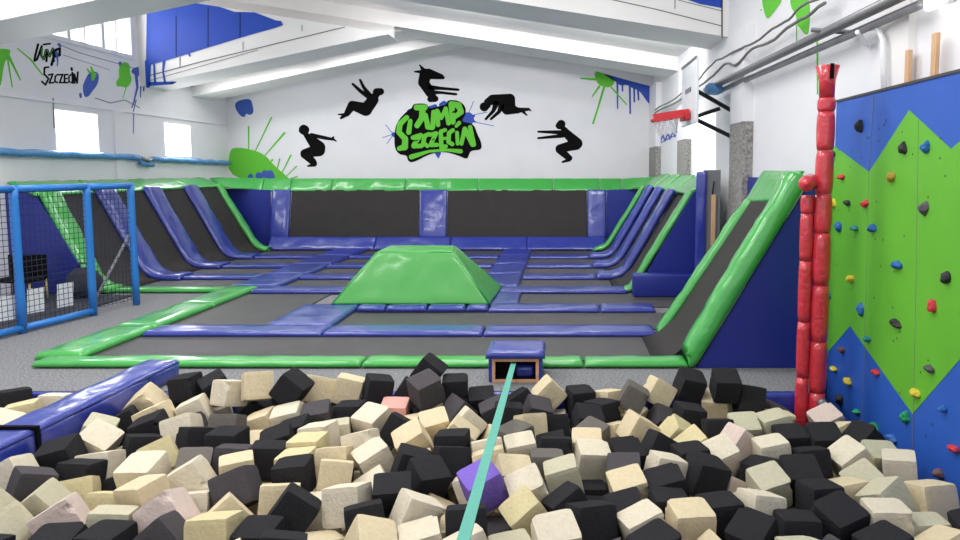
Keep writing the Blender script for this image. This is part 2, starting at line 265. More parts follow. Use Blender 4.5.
HIDDEN= [1, 9, 11, 15, 18, 21, 24, 27, 31, 32, 34, 41, 44, 45, 46, 47, 51, 54, 56, 57, 58, 60, 63, 74, 75, 80, 83, 87, 88, 89, 90, 96, 106, 108, 111, 115, 116, 120, 121, 122, 125, 126, 129, 131, 132, 135, 136, 138, 140, 144, 149, 152, 154, 155, 156, 159, 162, 167, 168, 182, 183, 184, 187, 188, 192, 197, 198, 208, 211, 212, 225, 228, 231, 235, 236, 242, 250, 255, 256, 260, 263, 266, 269, 270, 274, 275, 279, 281, 283, 285, 287, 290, 292, 293, 294, 303, 304, 306, 307, 313, 314, 315, 321, 324, 328, 329]
BLK='k,-5.757,7.222,-0.040,0.92,-0.06,-0.01,0.39,0.257;k,-5.657,7.235,-0.323,0.98,-0.17,-0.06,0.09,0.255;w,-5.380,7.265,-0.104,0.99,-0.09,0.03,0.12,0.250;y,-5.457,6.935,-0.098,0.97,-0.03,-0.07,0.22,0.277;w,-5.419,6.611,-0.098,0.98,0.07,0.16,0.07,0.261;c,-4.260,7.031,-0.001,0.93,0.13,-0.33,0.06,0.274;k,-4.281,6.721,-0.099,0.94,0.01,-0.26,0.21,0.252;g,-4.291,6.311,-0.032,0.97,0.07,0.21,0.15,0.249;w,-4.110,6.022,-0.025,0.95,0.14,0.27,-0.00,0.274;w,-4.280,6.111,-0.381,0.97,0.14,-0.18,0.05,0.272;c,-4.030,6.379,-0.297,0.97,-0.05,-0.23,0.03,0.277;k,-4.258,7.254,-0.634,0.99,0.17,0.03,-0.01,0.269;k,-3.737,6.056,-0.092,0.93,-0.12,0.08,0.34,0.264;c,-3.964,6.686,-0.041,0.98,-0.03,-0.20,0.04,0.271;k,-3.969,7.265,0.102,1.00,0.00,-0.07,-0.02,0.252;k,-4.251,7.248,-0.304,0.96,0.01,-0.10,0.25,0.264;k,-3.947,7.258,-0.186,0.99,0.07,-0.00,0.13,0.262;k,-3.652,7.264,0.102,0.92,0.14,-0.18,0.31,0.253;c,-4.009,6.978,-0.338,0.95,0.15,0.27,0.01,0.266;w,-3.703,6.920,-0.047,0.97,-0.00,-0.21,0.13,0.258;w,-3.626,7.257,-0.201,0.96,0.11,-0.09,0.24,0.263;k,-3.701,6.798,-0.402,0.92,-0.16,0.34,0.04,0.260;d,-3.577,6.621,-0.122,0.95,-0.20,-0.18,0.18,0.258;w,-3.415,7.069,0.103,0.96,-0.14,-0.01,-0.26,0.259;w,-3.664,7.256,-0.496,0.99,0.14,-0.03,0.03,0.266;c,-3.093,6.984,0.201,0.95,-0.18,0.00,0.26,0.277;k,-3.235,7.250,-0.152,0.92,0.11,-0.37,0.12,0.276;d,-3.405,6.949,-0.314,0.91,0.15,-0.14,0.35,0.274;k,-2.708,6.909,0.202,0.94,0.02,0.32,-0.05,0.273;k,-2.910,7.255,-0.012,0.99,-0.04,-0.04,0.14,0.257;c,-2.564,7.249,0.077,0.95,-0.15,0.13,0.24,0.277;c,-2.679,6.997,-0.164,0.93,0.19,-0.03,-0.30,0.257;k,-2.345,6.980,-0.161,1.00,-0.02,0.04,-0.01,0.252;c,-2.934,6.727,-0.121,0.98,0.03,-0.17,0.02,0.263;w,-3.161,6.646,-0.354,0.98,0.17,-0.08,0.03,0.270;w,-2.650,6.643,-0.037,0.99,0.08,-0.09,0.09,0.259;c,-2.779,6.338,-0.207,0.95,0.21,0.10,0.21,0.267;D,-3.152,6.439,-0.037,0.98,-0.19,0.00,0.01,0.257;w,-3.514,6.336,-0.034,0.97,-0.20,-0.16,0.06,0.277;k,-3.256,6.073,-0.026,0.90,-0.15,0.08,0.39,0.262;k,-3.833,6.382,-0.035,0.98,0.05,-0.17,0.09,0.263;d,-3.736,6.380,-0.492,0.97,0.07,-0.20,0.12,0.264;k,-2.467,6.361,-0.079,0.99,0.06,-0.14,0.05,0.274;k,-2.936,5.992,-0.024,1.00,-0.02,0.00,-0.03,0.277;w,-3.095,6.311,-0.305,1.00,-0.05,-0.03,0.07,0.264;w,-3.439,6.541,-0.427,1.00,0.04,-0.02,-0.01,0.262;c,-3.375,6.253,-0.352,0.99,0.10,-0.02,-0.01,0.267;k,-2.688,5.991,-0.270,0.94,0.06,-0.31,0.12,0.251;k,-2.502,6.046,-0.036,0.98,0.10,-0.12,0.16,0.261;y,-2.172,5.859,-0.028,1.00,-0.02,-0.03,-0.03,0.273;w,-2.177,6.146,-0.026,0.99,-0.07,-0.07,-0.05,0.271;w,-3.400,7.265,-0.517,1.00,-0.02,-0.02,0.03,0.251;c,-2.232,7.229,0.086,0.99,-0.06,0.13,0.06,0.274;k,-1.898,7.138,0.121,0.97,0.00,0.10,0.21,0.260;d,-2.482,7.249,-0.541,1.00,0.01,-0.03,-0.04,0.277;d,-2.372,6.669,-0.027,0.98,0.12,-0.05,0.12,0.259;k,-2.352,7.262,-0.242,0.99,0.12,-0.03,-0.02,0.255;k,-2.136,7.254,-0.484,0.90,-0.04,0.44,0.05,0.265;w,-2.006,6.953,-0.344,0.96,0.08,-0.22,0.17,0.274;k,-2.082,6.783,-0.040,1.00,-0.03,-0.02,-0.02,0.261;d,-1.896,7.251,-0.211,0.89,0.08,-0.23,0.39,0.274;w,-1.817,6.585,-0.040,0.96,0.17,0.00,-0.22,0.269;g,-2.120,6.449,-0.110,0.99,-0.03,-0.04,0.14,0.259;p,-1.854,6.248,-0.168,0.95,-0.11,-0.01,0.30,0.258;P,-1.672,6.901,-0.063,1.00,0.06,0.02,0.03,0.263;c,-1.485,6.629,-0.130,0.99,-0.07,-0.08,0.06,0.260;k,-1.387,7.260,0.276,0.95,0.02,0.32,-0.05,0.260;k,-1.593,7.255,0.037,0.94,-0.16,0.28,0.08,0.268;d,-1.356,6.908,0.186,0.93,0.14,-0.09,0.32,0.274;k,-1.529,7.246,-0.320,1.00,0.03,0.04,0.08,0.266;k,-1.396,6.962,-0.159,0.98,-0.12,0.13,0.04,0.253;c,-1.198,7.248,-0.169,0.96,0.04,0.10,0.27,0.255;k,-1.101,7.192,0.105,1.00,0.04,-0.01,0.05,0.260;k,-0.829,7.255,-0.070,0.99,0.14,-0.02,0.06,0.267;k,-1.355,7.140,-0.598,1.00,-0.06,-0.00,0.03,0.253;k,-1.202,6.693,-0.282,0.98,0.13,0.13,0.07,0.251;c,-1.187,6.465,-0.037,0.97,0.15,-0.06,0.16,0.258;d,-1.026,6.871,-0.044,0.87,-0.07,0.36,0.33,0.257;w,-0.882,6.527,-0.036,0.92,-0.15,0.36,0.10,0.250;c,-0.931,6.222,-0.043,0.95,0.00,0.32,-0.03,0.264;c,-1.062,6.407,-0.346,0.98,0.10,-0.18,0.02,0.275;k,-1.511,6.357,-0.035,0.96,-0.15,0.24,-0.01,0.264;c,-1.310,6.065,-0.026,0.95,0.15,-0.23,0.16,0.270;c,-1.213,5.796,-0.181,0.99,-0.01,-0.09,0.13,0.273;k,-0.939,5.940,-0.021,1.00,-0.06,-0.02,-0.02,0.273;w,-1.738,6.177,-0.443,0.99,-0.05,0.02,0.10,0.275;w,-1.739,5.959,-0.021,0.98,-0.14,-0.12,-0.03,0.262;w,-0.940,7.212,-0.410,0.97,-0.02,0.23,0.12,0.269;g,-0.737,7.165,-0.760,1.00,-0.05,-0.05,-0.04,0.252;w,-0.641,7.251,-0.452,0.95,-0.01,0.27,0.12,0.274;w,-0.453,7.171,-0.798,1.00,-0.03,0.03,0.01,0.260;d,-0.660,6.988,-0.092,0.97,0.06,-0.19,0.10,0.263;k,-0.417,7.250,-0.089,0.95,-0.07,-0.26,0.18,0.275;c,-0.119,7.256,0.039,0.92,0.04,-0.37,0.11,0.257;k,-0.846,6.941,-0.344,0.95,0.02,0.26,0.17,0.254;k,-0.514,6.715,-0.038,1.00,-0.05,0.04,0.05,0.273;g,-0.308,7.256,-0.538,0.99,-0.09,0.04,0.03,0.266;w,-0.044,7.169,-0.293,0.99,0.12,-0.09,-0.03,0.251;d,-0.237,6.964,-0.070,0.97,0.13,0.17,0.10,0.250;k,0.214,7.236,-0.032,0.99,0.03,0.01,0.15,0.259;c,-0.280,6.457,-0.035,0.96,-0.19,0.00,0.21,0.249;k,-0.048,6.666,-0.127,0.98,-0.17,-0.03,0.02,0.273;d,0.224,7.108,-0.352,0.99,0.15,-0.04,-0.04,0.254;k,0.261,6.599,-0.036,0.98,0.15,0.12,0.10,0.257;c,-0.603,6.422,-0.200,0.97,0.09,0.21,0.11,0.260;D,-0.405,6.134,-0.034,0.92,0.01,-0.06,0.39,0.264;k,-0.727,6.148,-0.299,0.99,0.10,0.04,-0.05,0.261;w,-0.626,5.879,-0.065,0.98,-0.16,-0.07,0.10,0.267;k,-0.031,6.389,-0.328,0.98,-0.17,0.03,0.05,0.268;k,-0.061,6.102,-0.127,0.99,0.12,-0.11,0.02,0.261;c,0.515,7.265,-0.062,0.93,-0.10,0.01,0.35,0.252;c,0.509,7.196,-0.351,1.00,-0.04,-0.07,0.02,0.277;k,0.425,6.882,-0.056,0.93,-0.06,0.01,0.37,0.269;D,0.753,7.043,0.064,0.97,-0.01,0.25,-0.04,0.251;c,0.840,7.258,-0.273,0.95,0.05,-0.26,0.18,0.262;w,0.649,6.898,-0.392,0.99,0.10,-0.04,0.02,0.271;k,0.337,6.800,-0.391,1.00,-0.01,0.02,0.00,0.277;c,0.561,6.591,-0.168,0.95,-0.15,-0.03,0.29,0.251;D,0.297,6.293,-0.070,0.90,0.13,-0.10,0.41,0.249;c,0.233,5.961,-0.035,1.00,0.08,0.00,-0.01,0.263;c,0.551,6.310,-0.362,0.99,-0.11,-0.04,-0.03,0.261;c,0.529,6.024,-0.170,0.99,-0.10,-0.08,-0.03,0.275;k,-0.315,6.469,-0.355,1.00,-0.08,0.02,0.05,0.273;k,1.375,7.260,0.129,0.98,0.15,0.14,0.06,0.258;c,1.042,7.258,0.045,0.95,-0.09,0.27,0.09,0.261;p,1.333,7.212,-0.255,0.92,-0.07,-0.38,0.06,0.266;k,1.112,7.250,-0.518,1.00,-0.07,-0.04,-0.02,0.274;d,1.045,7.000,-0.191,0.94,0.22,0.25,0.08,0.255;k,1.271,6.736,-0.051,0.99,-0.00,0.09,0.10,0.260;d,0.952,6.716,-0.326,0.99,0.03,0.03,0.12,0.251;c,1.675,7.255,-0.101,0.96,0.15,-0.05,-0.22,0.267;c,1.656,7.266,-0.394,0.98,0.18,-0.01,0.03,0.250;c,1.215,6.497,-0.306,0.96,-0.10,-0.03,-0.24,0.276;k,1.720,7.119,0.166,0.98,0.18,0.02,0.01,0.264;k,1.984,7.159,0.015,0.99,-0.12,0.08,0.03,0.265;k,1.953,7.265,-0.336,1.00,0.08,-0.03,0.06,0.251;c,2.159,7.023,-0.517,0.95,-0.08,0.30,0.07,0.256;d,2.260,7.257,-0.209,0.97,-0.01,0.21,0.07,0.262;g,1.948,6.803,-0.277,0.99,-0.16,0.02,-0.04,0.274;c,2.234,6.969,-0.202,1.00,-0.05,0.04,0.02,0.264;k,2.484,6.980,-0.442,0.98,-0.19,0.01,0.02,0.257;g,2.055,6.534,-0.070,0.99,-0.01,-0.10,0.08,0.277;g,1.755,6.494,-0.091,0.98,0.17,-0.03,0.01,0.268;k,1.483,6.381,-0.065,0.99,-0.15,-0.01,0.00,0.264;k,1.761,6.209,-0.249,0.94,-0.11,0.29,0.14,0.255;p,1.593,6.073,-0.050,0.91,-0.10,0.35,0.17,0.258;y,1.200,5.996,-0.066,0.94,0.08,-0.30,0.10,0.275;y,1.077,6.263,-0.038,0.94,0.10,0.32,0.08,0.253;c,0.728,6.363,-0.032,0.95,-0.05,0.28,0.14,0.264;k,0.840,6.121,-0.269,0.99,0.06,-0.07,0.14,0.267;w,1.830,5.855,-0.046,1.00,-0.01,-0.08,0.05,0.259;k,2.099,6.195,-0.091,1.00,0.07,-0.02,0.02,0.271;g,1.960,6.488,-0.480,1.00,0.06,0.01,-0.03,0.275;p,2.743,6.980,-0.188,0.97,0.14,-0.21,0.08,0.274;g,2.238,6.426,-0.374,0.99,0.16,0.02,-0.04,0.270;k,2.764,6.980,-0.519,0.99,0.08,-0.04,0.07,0.255;k,2.508,6.677,-0.290,1.00,0.06,0.01,0.01,0.251;c,2.635,6.413,-0.135,0.97,-0.15,-0.16,0.13,0.261;k,2.746,6.144,-0.052,0.92,0.03,-0.31,0.21,0.258;k,2.765,6.680,-0.312,1.00,-0.05,0.01,0.03,0.254;k,2.379,6.127,-0.058,0.99,0.14,-0.02,-0.01,0.274;w,-4.307,5.325,-0.014,0.95,-0.12,-0.29,0.05,0.255;p,-4.292,5.506,-0.366,0.97,-0.08,-0.23,0.06,0.273;k,-4.188,5.688,-0.016,0.98,0.09,-0.11,0.10,0.276;d,-4.019,5.129,0.001,0.90,-0.09,0.16,0.39,0.252;w,-3.872,5.701,-0.110,0.99,-0.15,-0.06,0.03,0.275;k,-3.849,5.426,-0.061,0.99,-0.12,0.03,0.03,0.260;g,-4.250,5.819,-0.372,1.00,0.09,-0.03,-0.01,0.255;w,-3.966,5.936,-0.373,1.00,0.03,-0.06,0.03,0.254;k,-3.543,5.512,-0.199,0.97,-0.13,-0.10,0.15,0.250;y,-3.368,5.715,-0.015,0.93,-0.17,-0.22,0.23,0.263;y,-3.679,5.139,-0.081,0.96,-0.20,-0.07,0.18,0.260;g,-4.060,4.774,-0.081,0.95,0.15,-0.27,0.09,0.273;g,-3.757,4.513,-0.048,0.95,0.06,-0.31,-0.07,0.273;g,-3.689,4.805,-0.000,0.94,0.05,-0.33,0.07,0.251;p,-3.404,4.598,0.001,0.94,-0.06,-0.27,0.20,0.260;y,-3.348,4.996,-0.118,0.98,-0.19,0.03,0.11,0.260;c,-3.049,4.943,0.002,0.98,0.01,-0.10,-0.16,0.254;g,-3.079,4.604,-0.049,0.98,-0.11,0.06,0.13,0.256;k,-2.922,4.318,-0.029,1.00,0.00,0.00,-0.05,0.256;k,-3.213,4.275,-0.036,1.00,0.03,0.01,0.08,0.269;k,-3.656,4.197,-0.035,0.99,-0.14,0.05,0.05,0.259;w,-3.311,4.902,-0.367,0.98,-0.17,0.03,0.02,0.252;p,-2.993,4.849,-0.285,0.99,-0.16,-0.02,-0.03,0.255;g,-3.581,4.606,-0.291,0.96,-0.08,-0.25,0.03,0.262;p,-2.729,4.680,0.002,0.93,-0.17,-0.33,0.05,0.265;D,-3.001,5.547,-0.047,0.97,0.18,0.09,0.16,0.256;w,-3.189,5.771,-0.309,1.00,-0.06,0.02,0.03,0.269;P,-2.914,5.610,-0.335,0.99,0.14,0.03,0.04,0.255;w,-2.868,5.243,-0.006,0.96,-0.04,-0.26,0.11,0.268;w,-2.712,4.956,-0.104,0.98,-0.17,-0.02,0.12,0.266;c,-2.584,5.419,-0.016,0.97,-0.01,-0.03,0.22,0.254;c,-2.586,5.393,-0.355,0.98,-0.04,-0.15,0.09,0.271;c,-2.444,5.683,-0.319,1.00,-0.01,0.02,-0.02,0.260;d,-2.748,5.696,-0.047,0.99,-0.12,0.04,0.08,0.264;k,-2.476,5.744,-0.047,0.99,-0.05,0.05,0.11,0.266;c,-2.336,4.718,-0.056,0.90,-0.06,-0.35,0.26,0.267;P,-2.533,4.903,-0.362,0.95,-0.09,-0.29,-0.08,0.262;c,-2.559,4.606,-0.310,1.00,-0.01,0.03,0.05,0.251;y,-2.269,4.405,0.000,0.99,-0.13,-0.03,0.01,0.272;d,-2.426,5.070,0.005,0.96,-0.20,-0.20,0.05,0.274;k,-2.086,5.305,-0.002,1.00,-0.01,-0.04,0.05,0.263;y,-2.164,5.580,-0.048,1.00,-0.02,-0.05,-0.01,0.266;w,-2.318,5.276,-0.231,0.97,-0.17,-0.18,-0.01,0.257;c,-2.071,4.971,-0.054,0.97,-0.18,0.02,0.16,0.275;k,-1.874,4.731,0.003,0.94,-0.13,0.31,0.10,0.269;k,-1.988,4.424,-0.056,1.00,0.05,-0.00,-0.03,0.255;k,-1.737,4.154,0.003,0.97,-0.16,0.09,0.14,0.272;c,-2.060,4.103,-0.107,0.97,0.09,-0.16,0.16,0.277;d,-2.595,4.388,-0.027,0.92,-0.12,-0.37,0.09,0.259;w,-3.270,5.318,0.001,0.99,0.12,-0.02,-0.02,0.278;y,-3.049,5.206,-0.283,0.97,-0.16,-0.15,0.04,0.263;c,-2.035,5.501,-0.321,1.00,0.04,0.02,0.05,0.254;w,-1.527,4.848,0.001,0.98,-0.15,-0.06,-0.06,0.270;c,-1.890,5.667,-0.043,0.98,-0.17,-0.03,0.03,0.259;w,-1.998,6.008,-0.385,0.99,-0.11,0.02,0.04,0.270;w,-1.548,5.665,-0.029,0.94,0.07,-0.19,0.27,0.266;c,-1.793,5.382,-0.035,0.97,-0.17,0.07,0.14,0.252;w,-1.464,5.384,-0.168,0.94,0.13,-0.22,0.21,0.264;c,-1.447,5.086,-0.290,0.98,0.14,-0.13,-0.00,0.273;w,-1.788,5.059,-0.168,0.99,-0.07,-0.04,0.07,0.263;c,-1.625,4.508,-0.193,0.95,-0.11,0.06,0.30,0.264;c,-1.516,4.835,-0.429,0.99,0.13,0.02,0.02,0.274;k,-1.211,5.518,-0.008,0.97,-0.03,0.18,0.14,0.262;k,-1.033,5.240,0.001,0.94,0.15,0.12,0.29,0.263;d,-1.438,5.526,-0.471,0.98,-0.12,-0.18,-0.05,0.266;k,-1.226,4.933,0.004,0.99,0.08,0.01,0.10,0.273;k,-1.327,4.573,0.002,0.97,-0.15,-0.07,0.16,0.255;k,-1.465,4.229,-0.206,0.96,-0.04,-0.23,0.12,0.252;w,-1.001,4.668,0.001,0.94,-0.11,0.22,0.22,0.271;c,-1.214,4.270,0.003,0.95,0.10,0.22,0.19,0.265;w,-1.144,5.511,-0.310,1.00,-0.02,0.04,0.04,0.258;c,-0.913,5.024,-0.233,0.93,-0.00,0.30,0.21,0.275;c,-0.786,4.757,-0.227,0.97,-0.02,0.08,0.22,0.274;w,-0.899,4.383,-0.059,0.99,0.02,-0.09,0.13,0.265;c,-0.947,4.608,-0.523,1.00,0.06,-0.04,-0.04,0.277;k,-0.866,5.315,-0.419,0.99,-0.13,-0.03,-0.05,0.273;k,-0.902,5.591,-0.016,0.97,-0.18,0.05,0.18,0.270;w,-0.669,5.287,-0.090,0.97,-0.11,-0.19,0.03,0.257;c,-0.794,5.662,-0.343,0.98,0.09,-0.10,0.17,0.249;d,-0.486,4.833,-0.275,0.99,0.01,0.01,0.12,0.268;k,-0.627,4.514,0.007,0.99,-0.16,-0.02,0.05,0.270;k,-1.006,6.075,-0.362,0.98,-0.18,0.03,-0.03,0.259;v,-0.572,4.994,0.070,0.95,0.12,-0.15,0.24,0.263;c,-0.570,5.595,-0.037,0.98,-0.12,-0.12,0.07,0.265;w,-0.334,5.824,-0.017,0.99,0.05,-0.06,0.10,0.256;D,-0.114,5.497,-0.021,1.00,-0.06,0.03,0.04,0.269;k,-0.034,5.801,-0.015,0.99,-0.15,0.01,-0.00,0.265;c,-0.370,5.300,-0.006,0.98,0.14,0.10,0.12,0.260;c,-0.426,5.236,-0.318,1.00,-0.01,-0.03,0.00,0.252;c,0.028,5.759,-0.311,1.00,-0.06,0.02,-0.04,0.265;g,0.028,5.228,0.019,0.99,0.01,-0.13,0.04,0.258;w,0.266,5.672,-0.030,0.99,0.06,0.06,0.07,0.270;k,0.233,5.399,-0.237,1.00,-0.06,0.01,0.06,0.254;k,0.253,5.116,-0.246,1.00,-0.02,0.05,0.07,0.260;k,0.190,5.072,-0.544,0.99,-0.13,-0.05,-0.03,0.255;d,-0.128,5.267,-0.317,0.99,0.14,0.04,0.02,0.261;w,-0.231,5.014,0.007,0.97,0.15,-0.18,0.12,0.266;y,-0.233,4.703,-0.008,0.93,0.12,-0.28,0.20,0.252;k,0.061,4.809,-0.008,0.94,-0.06,-0.25,0.21,0.250;c,-0.136,4.974,-0.316,0.98,0.19,0.03,-0.01,0.263;k,0.556,5.697,-0.014,0.97,0.17,0.02,0.14,0.255;d,0.512,5.385,-0.026,1.00,0.09,-0.03,-0.04,0.263;w,0.705,5.703,-0.308,0.96,0.02,-0.20,0.18,0.254;w,0.835,5.388,0.008,0.98,-0.07,0.13,0.12,0.252;c,0.517,5.083,-0.012,0.99,0.09,-0.10,0.08,0.264;w,0.528,4.929,-0.397,0.99,-0.15,0.02,-0.02,0.276;k,0.210,4.566,-0.001,0.97,-0.16,0.01,0.20,0.274;k,0.475,4.803,-0.064,0.99,0.07,-0.12,0.04,0.264;w,0.205,4.469,-0.349,0.95,0.11,-0.15,0.24,0.260;d,0.305,4.182,-0.101,0.98,-0.06,-0.19,-0.05,0.251;g,-0.310,4.307,-0.102,0.98,0.02,-0.01,0.18,0.257;w,-0.575,4.190,-0.000,0.96,-0.12,-0.17,0.19,0.258;w,-0.024,4.315,0.006,0.98,0.12,-0.02,0.13,0.276;d,-0.138,4.693,-0.329,0.99,0.12,-0.02,-0.02,0.252;w,0.146,4.819,-0.333,1.00,0.01,-0.05,-0.04,0.276;k,0.859,5.864,-0.018,0.95,-0.15,0.27,0.09,0.263;k,1.081,5.615,-0.011,0.99,-0.02,-0.03,0.11,0.261;w,1.362,5.732,-0.027,0.97,0.17,-0.14,0.14,0.256;c,1.301,5.970,-0.440,0.98,-0.18,-0.05,-0.04,0.277;p,1.356,5.402,-0.181,0.95,-0.13,0.23,0.19,0.254;k,1.578,5.886,-0.374,1.00,-0.07,0.00,-0.04,0.265;k,1.656,5.580,-0.123,0.91,-0.04,-0.01,0.41,0.264;d,1.855,5.772,-0.376,0.99,-0.02,-0.11,-0.05,0.255;g,1.603,5.183,-0.029,0.98,0.15,-0.09,0.12,0.255;w,0.987,5.427,-0.360,0.97,-0.12,0.14,0.16,0.277;k,1.137,5.312,0.006,0.98,0.02,0.16,0.12,0.272;k,1.256,5.661,-0.409,1.00,-0.08,0.03,0.01,0.270;k,0.807,5.083,-0.005,0.99,0.05,-0.12,0.04,0.275;k,0.772,4.803,-0.027,1.00,-0.01,0.04,0.04,0.252;c,0.872,4.792,-0.335,0.95,0.12,-0.02,0.30,0.269;c,0.879,4.543,0.001,1.00,0.01,0.01,0.08,0.271;w,1.314,5.342,-0.529,0.99,0.06,-0.12,0.06,0.255;y,1.072,5.068,-0.314,0.99,-0.02,-0.08,-0.13,0.262;g,1.384,5.099,-0.236,0.98,0.11,-0.11,0.09,0.277;w,1.426,4.806,-0.027,0.98,-0.12,0.10,0.14,0.258;k,1.127,4.736,-0.040,1.00,-0.04,-0.02,0.09,0.271;k,1.270,4.418,-0.015,0.90,0.10,-0.19,0.39,0.254;k,1.679,4.869,-0.255,0.99,0.02,-0.08,0.13,0.268;k,1.605,4.543,-0.057,1.00,-0.08,0.01,-0.00,0.257;g,1.506,4.153,-0.030,0.98,-0.15,0.04,0.13,0.264;w,0.563,4.501,-0.005,0.97,-0.02,-0.16,0.16,0.260;k,0.619,4.207,-0.009,0.96,0.02,-0.14,0.23,0.274;g,0.529,4.568,-0.342,0.99,-0.12,-0.03,0.04,0.270;k,0.810,4.449,-0.453,1.00,-0.07,-0.01,0.03,0.263;c,0.991,4.264,-0.120,0.93,0.12,-0.30,0.17,0.269;c,1.080,4.517,-0.411,1.00,-0.08,-0.02,-0.01,0.261;k,1.346,4.495,-0.369,0.98,0.18,-0.03,-0.02,0.272;c,2.201,5.170,-0.105,0.98,-0.12,-0.02,0.18,0.256;w,2.441,5.701,-0.041,0.96,0.07,-0.27,0.11,0.265;g,2.757,5.841,-0.108,0.99,0.12,0.03,0.01,0.266;g,2.446,5.413,-0.120,0.95,0.16,-0.23,0.10,0.260;w,2.767,5.513,-0.030,0.98,0.00,-0.05,-0.20,0.250;k,2.752,5.653,-0.379,0.98,-0.17,-0.02,0.00,0.254;g,2.464,5.299,-0.452,0.99,-0.14,-0.02,0.04,0.267;g,2.759,5.219,-0.284,0.98,0.19,0.05,-0.04,0.255;c,2.729,4.969,-0.037,0.99,-0.14,-0.01,0.10,0.271;g,2.394,4.942,-0.027,0.93,-0.19,-0.21,0.24,0.263;k,1.921,4.627,-0.026,0.97,0.13,-0.06,0.21,0.276;k,2.098,4.305,-0.064,0.98,-0.01,-0.13,0.14,0.273;w,2.245,4.620,-0.028,1.00,-0.04,-0.01,-0.04,0.270;d,2.343,4.621,-0.388,0.99,-0.14,0.05,-0.02,0.260;g,2.512,4.598,-0.104,1.00,-0.06,-0.04,-0.04,0.250;c,2.471,4.301,-0.072,0.96,-0.14,-0.20,0.10,0.265;y,1.958,5.088,-0.330,0.96,0.17,-0.08,0.23,0.270;k,1.889,5.318,-0.027,0.98,0.17,-0.02,-0.01,0.275;k,1.914,4.965,-0.029,0.99,-0.07,0.01,0.11,0.255;d,1.790,4.282,-0.144,0.93,0.04,-0.32,0.18,0.253;k,2.166,5.803,-0.374,1.00,-0.01,0.03,0.01,0.277;k,2.676,4.832,-0.373,1.00,0.01,0.00,-0.01,0.270;k,2.759,4.414,0.007,0.99,0.04,-0.14,-0.03,0.263;g,2.427,6.046,-0.381,0.98,-0.12,0.06,0.13,0.270;k,2.115,5.699,-0.062,0.99,-0.13,-0.03,0.03,0.253'
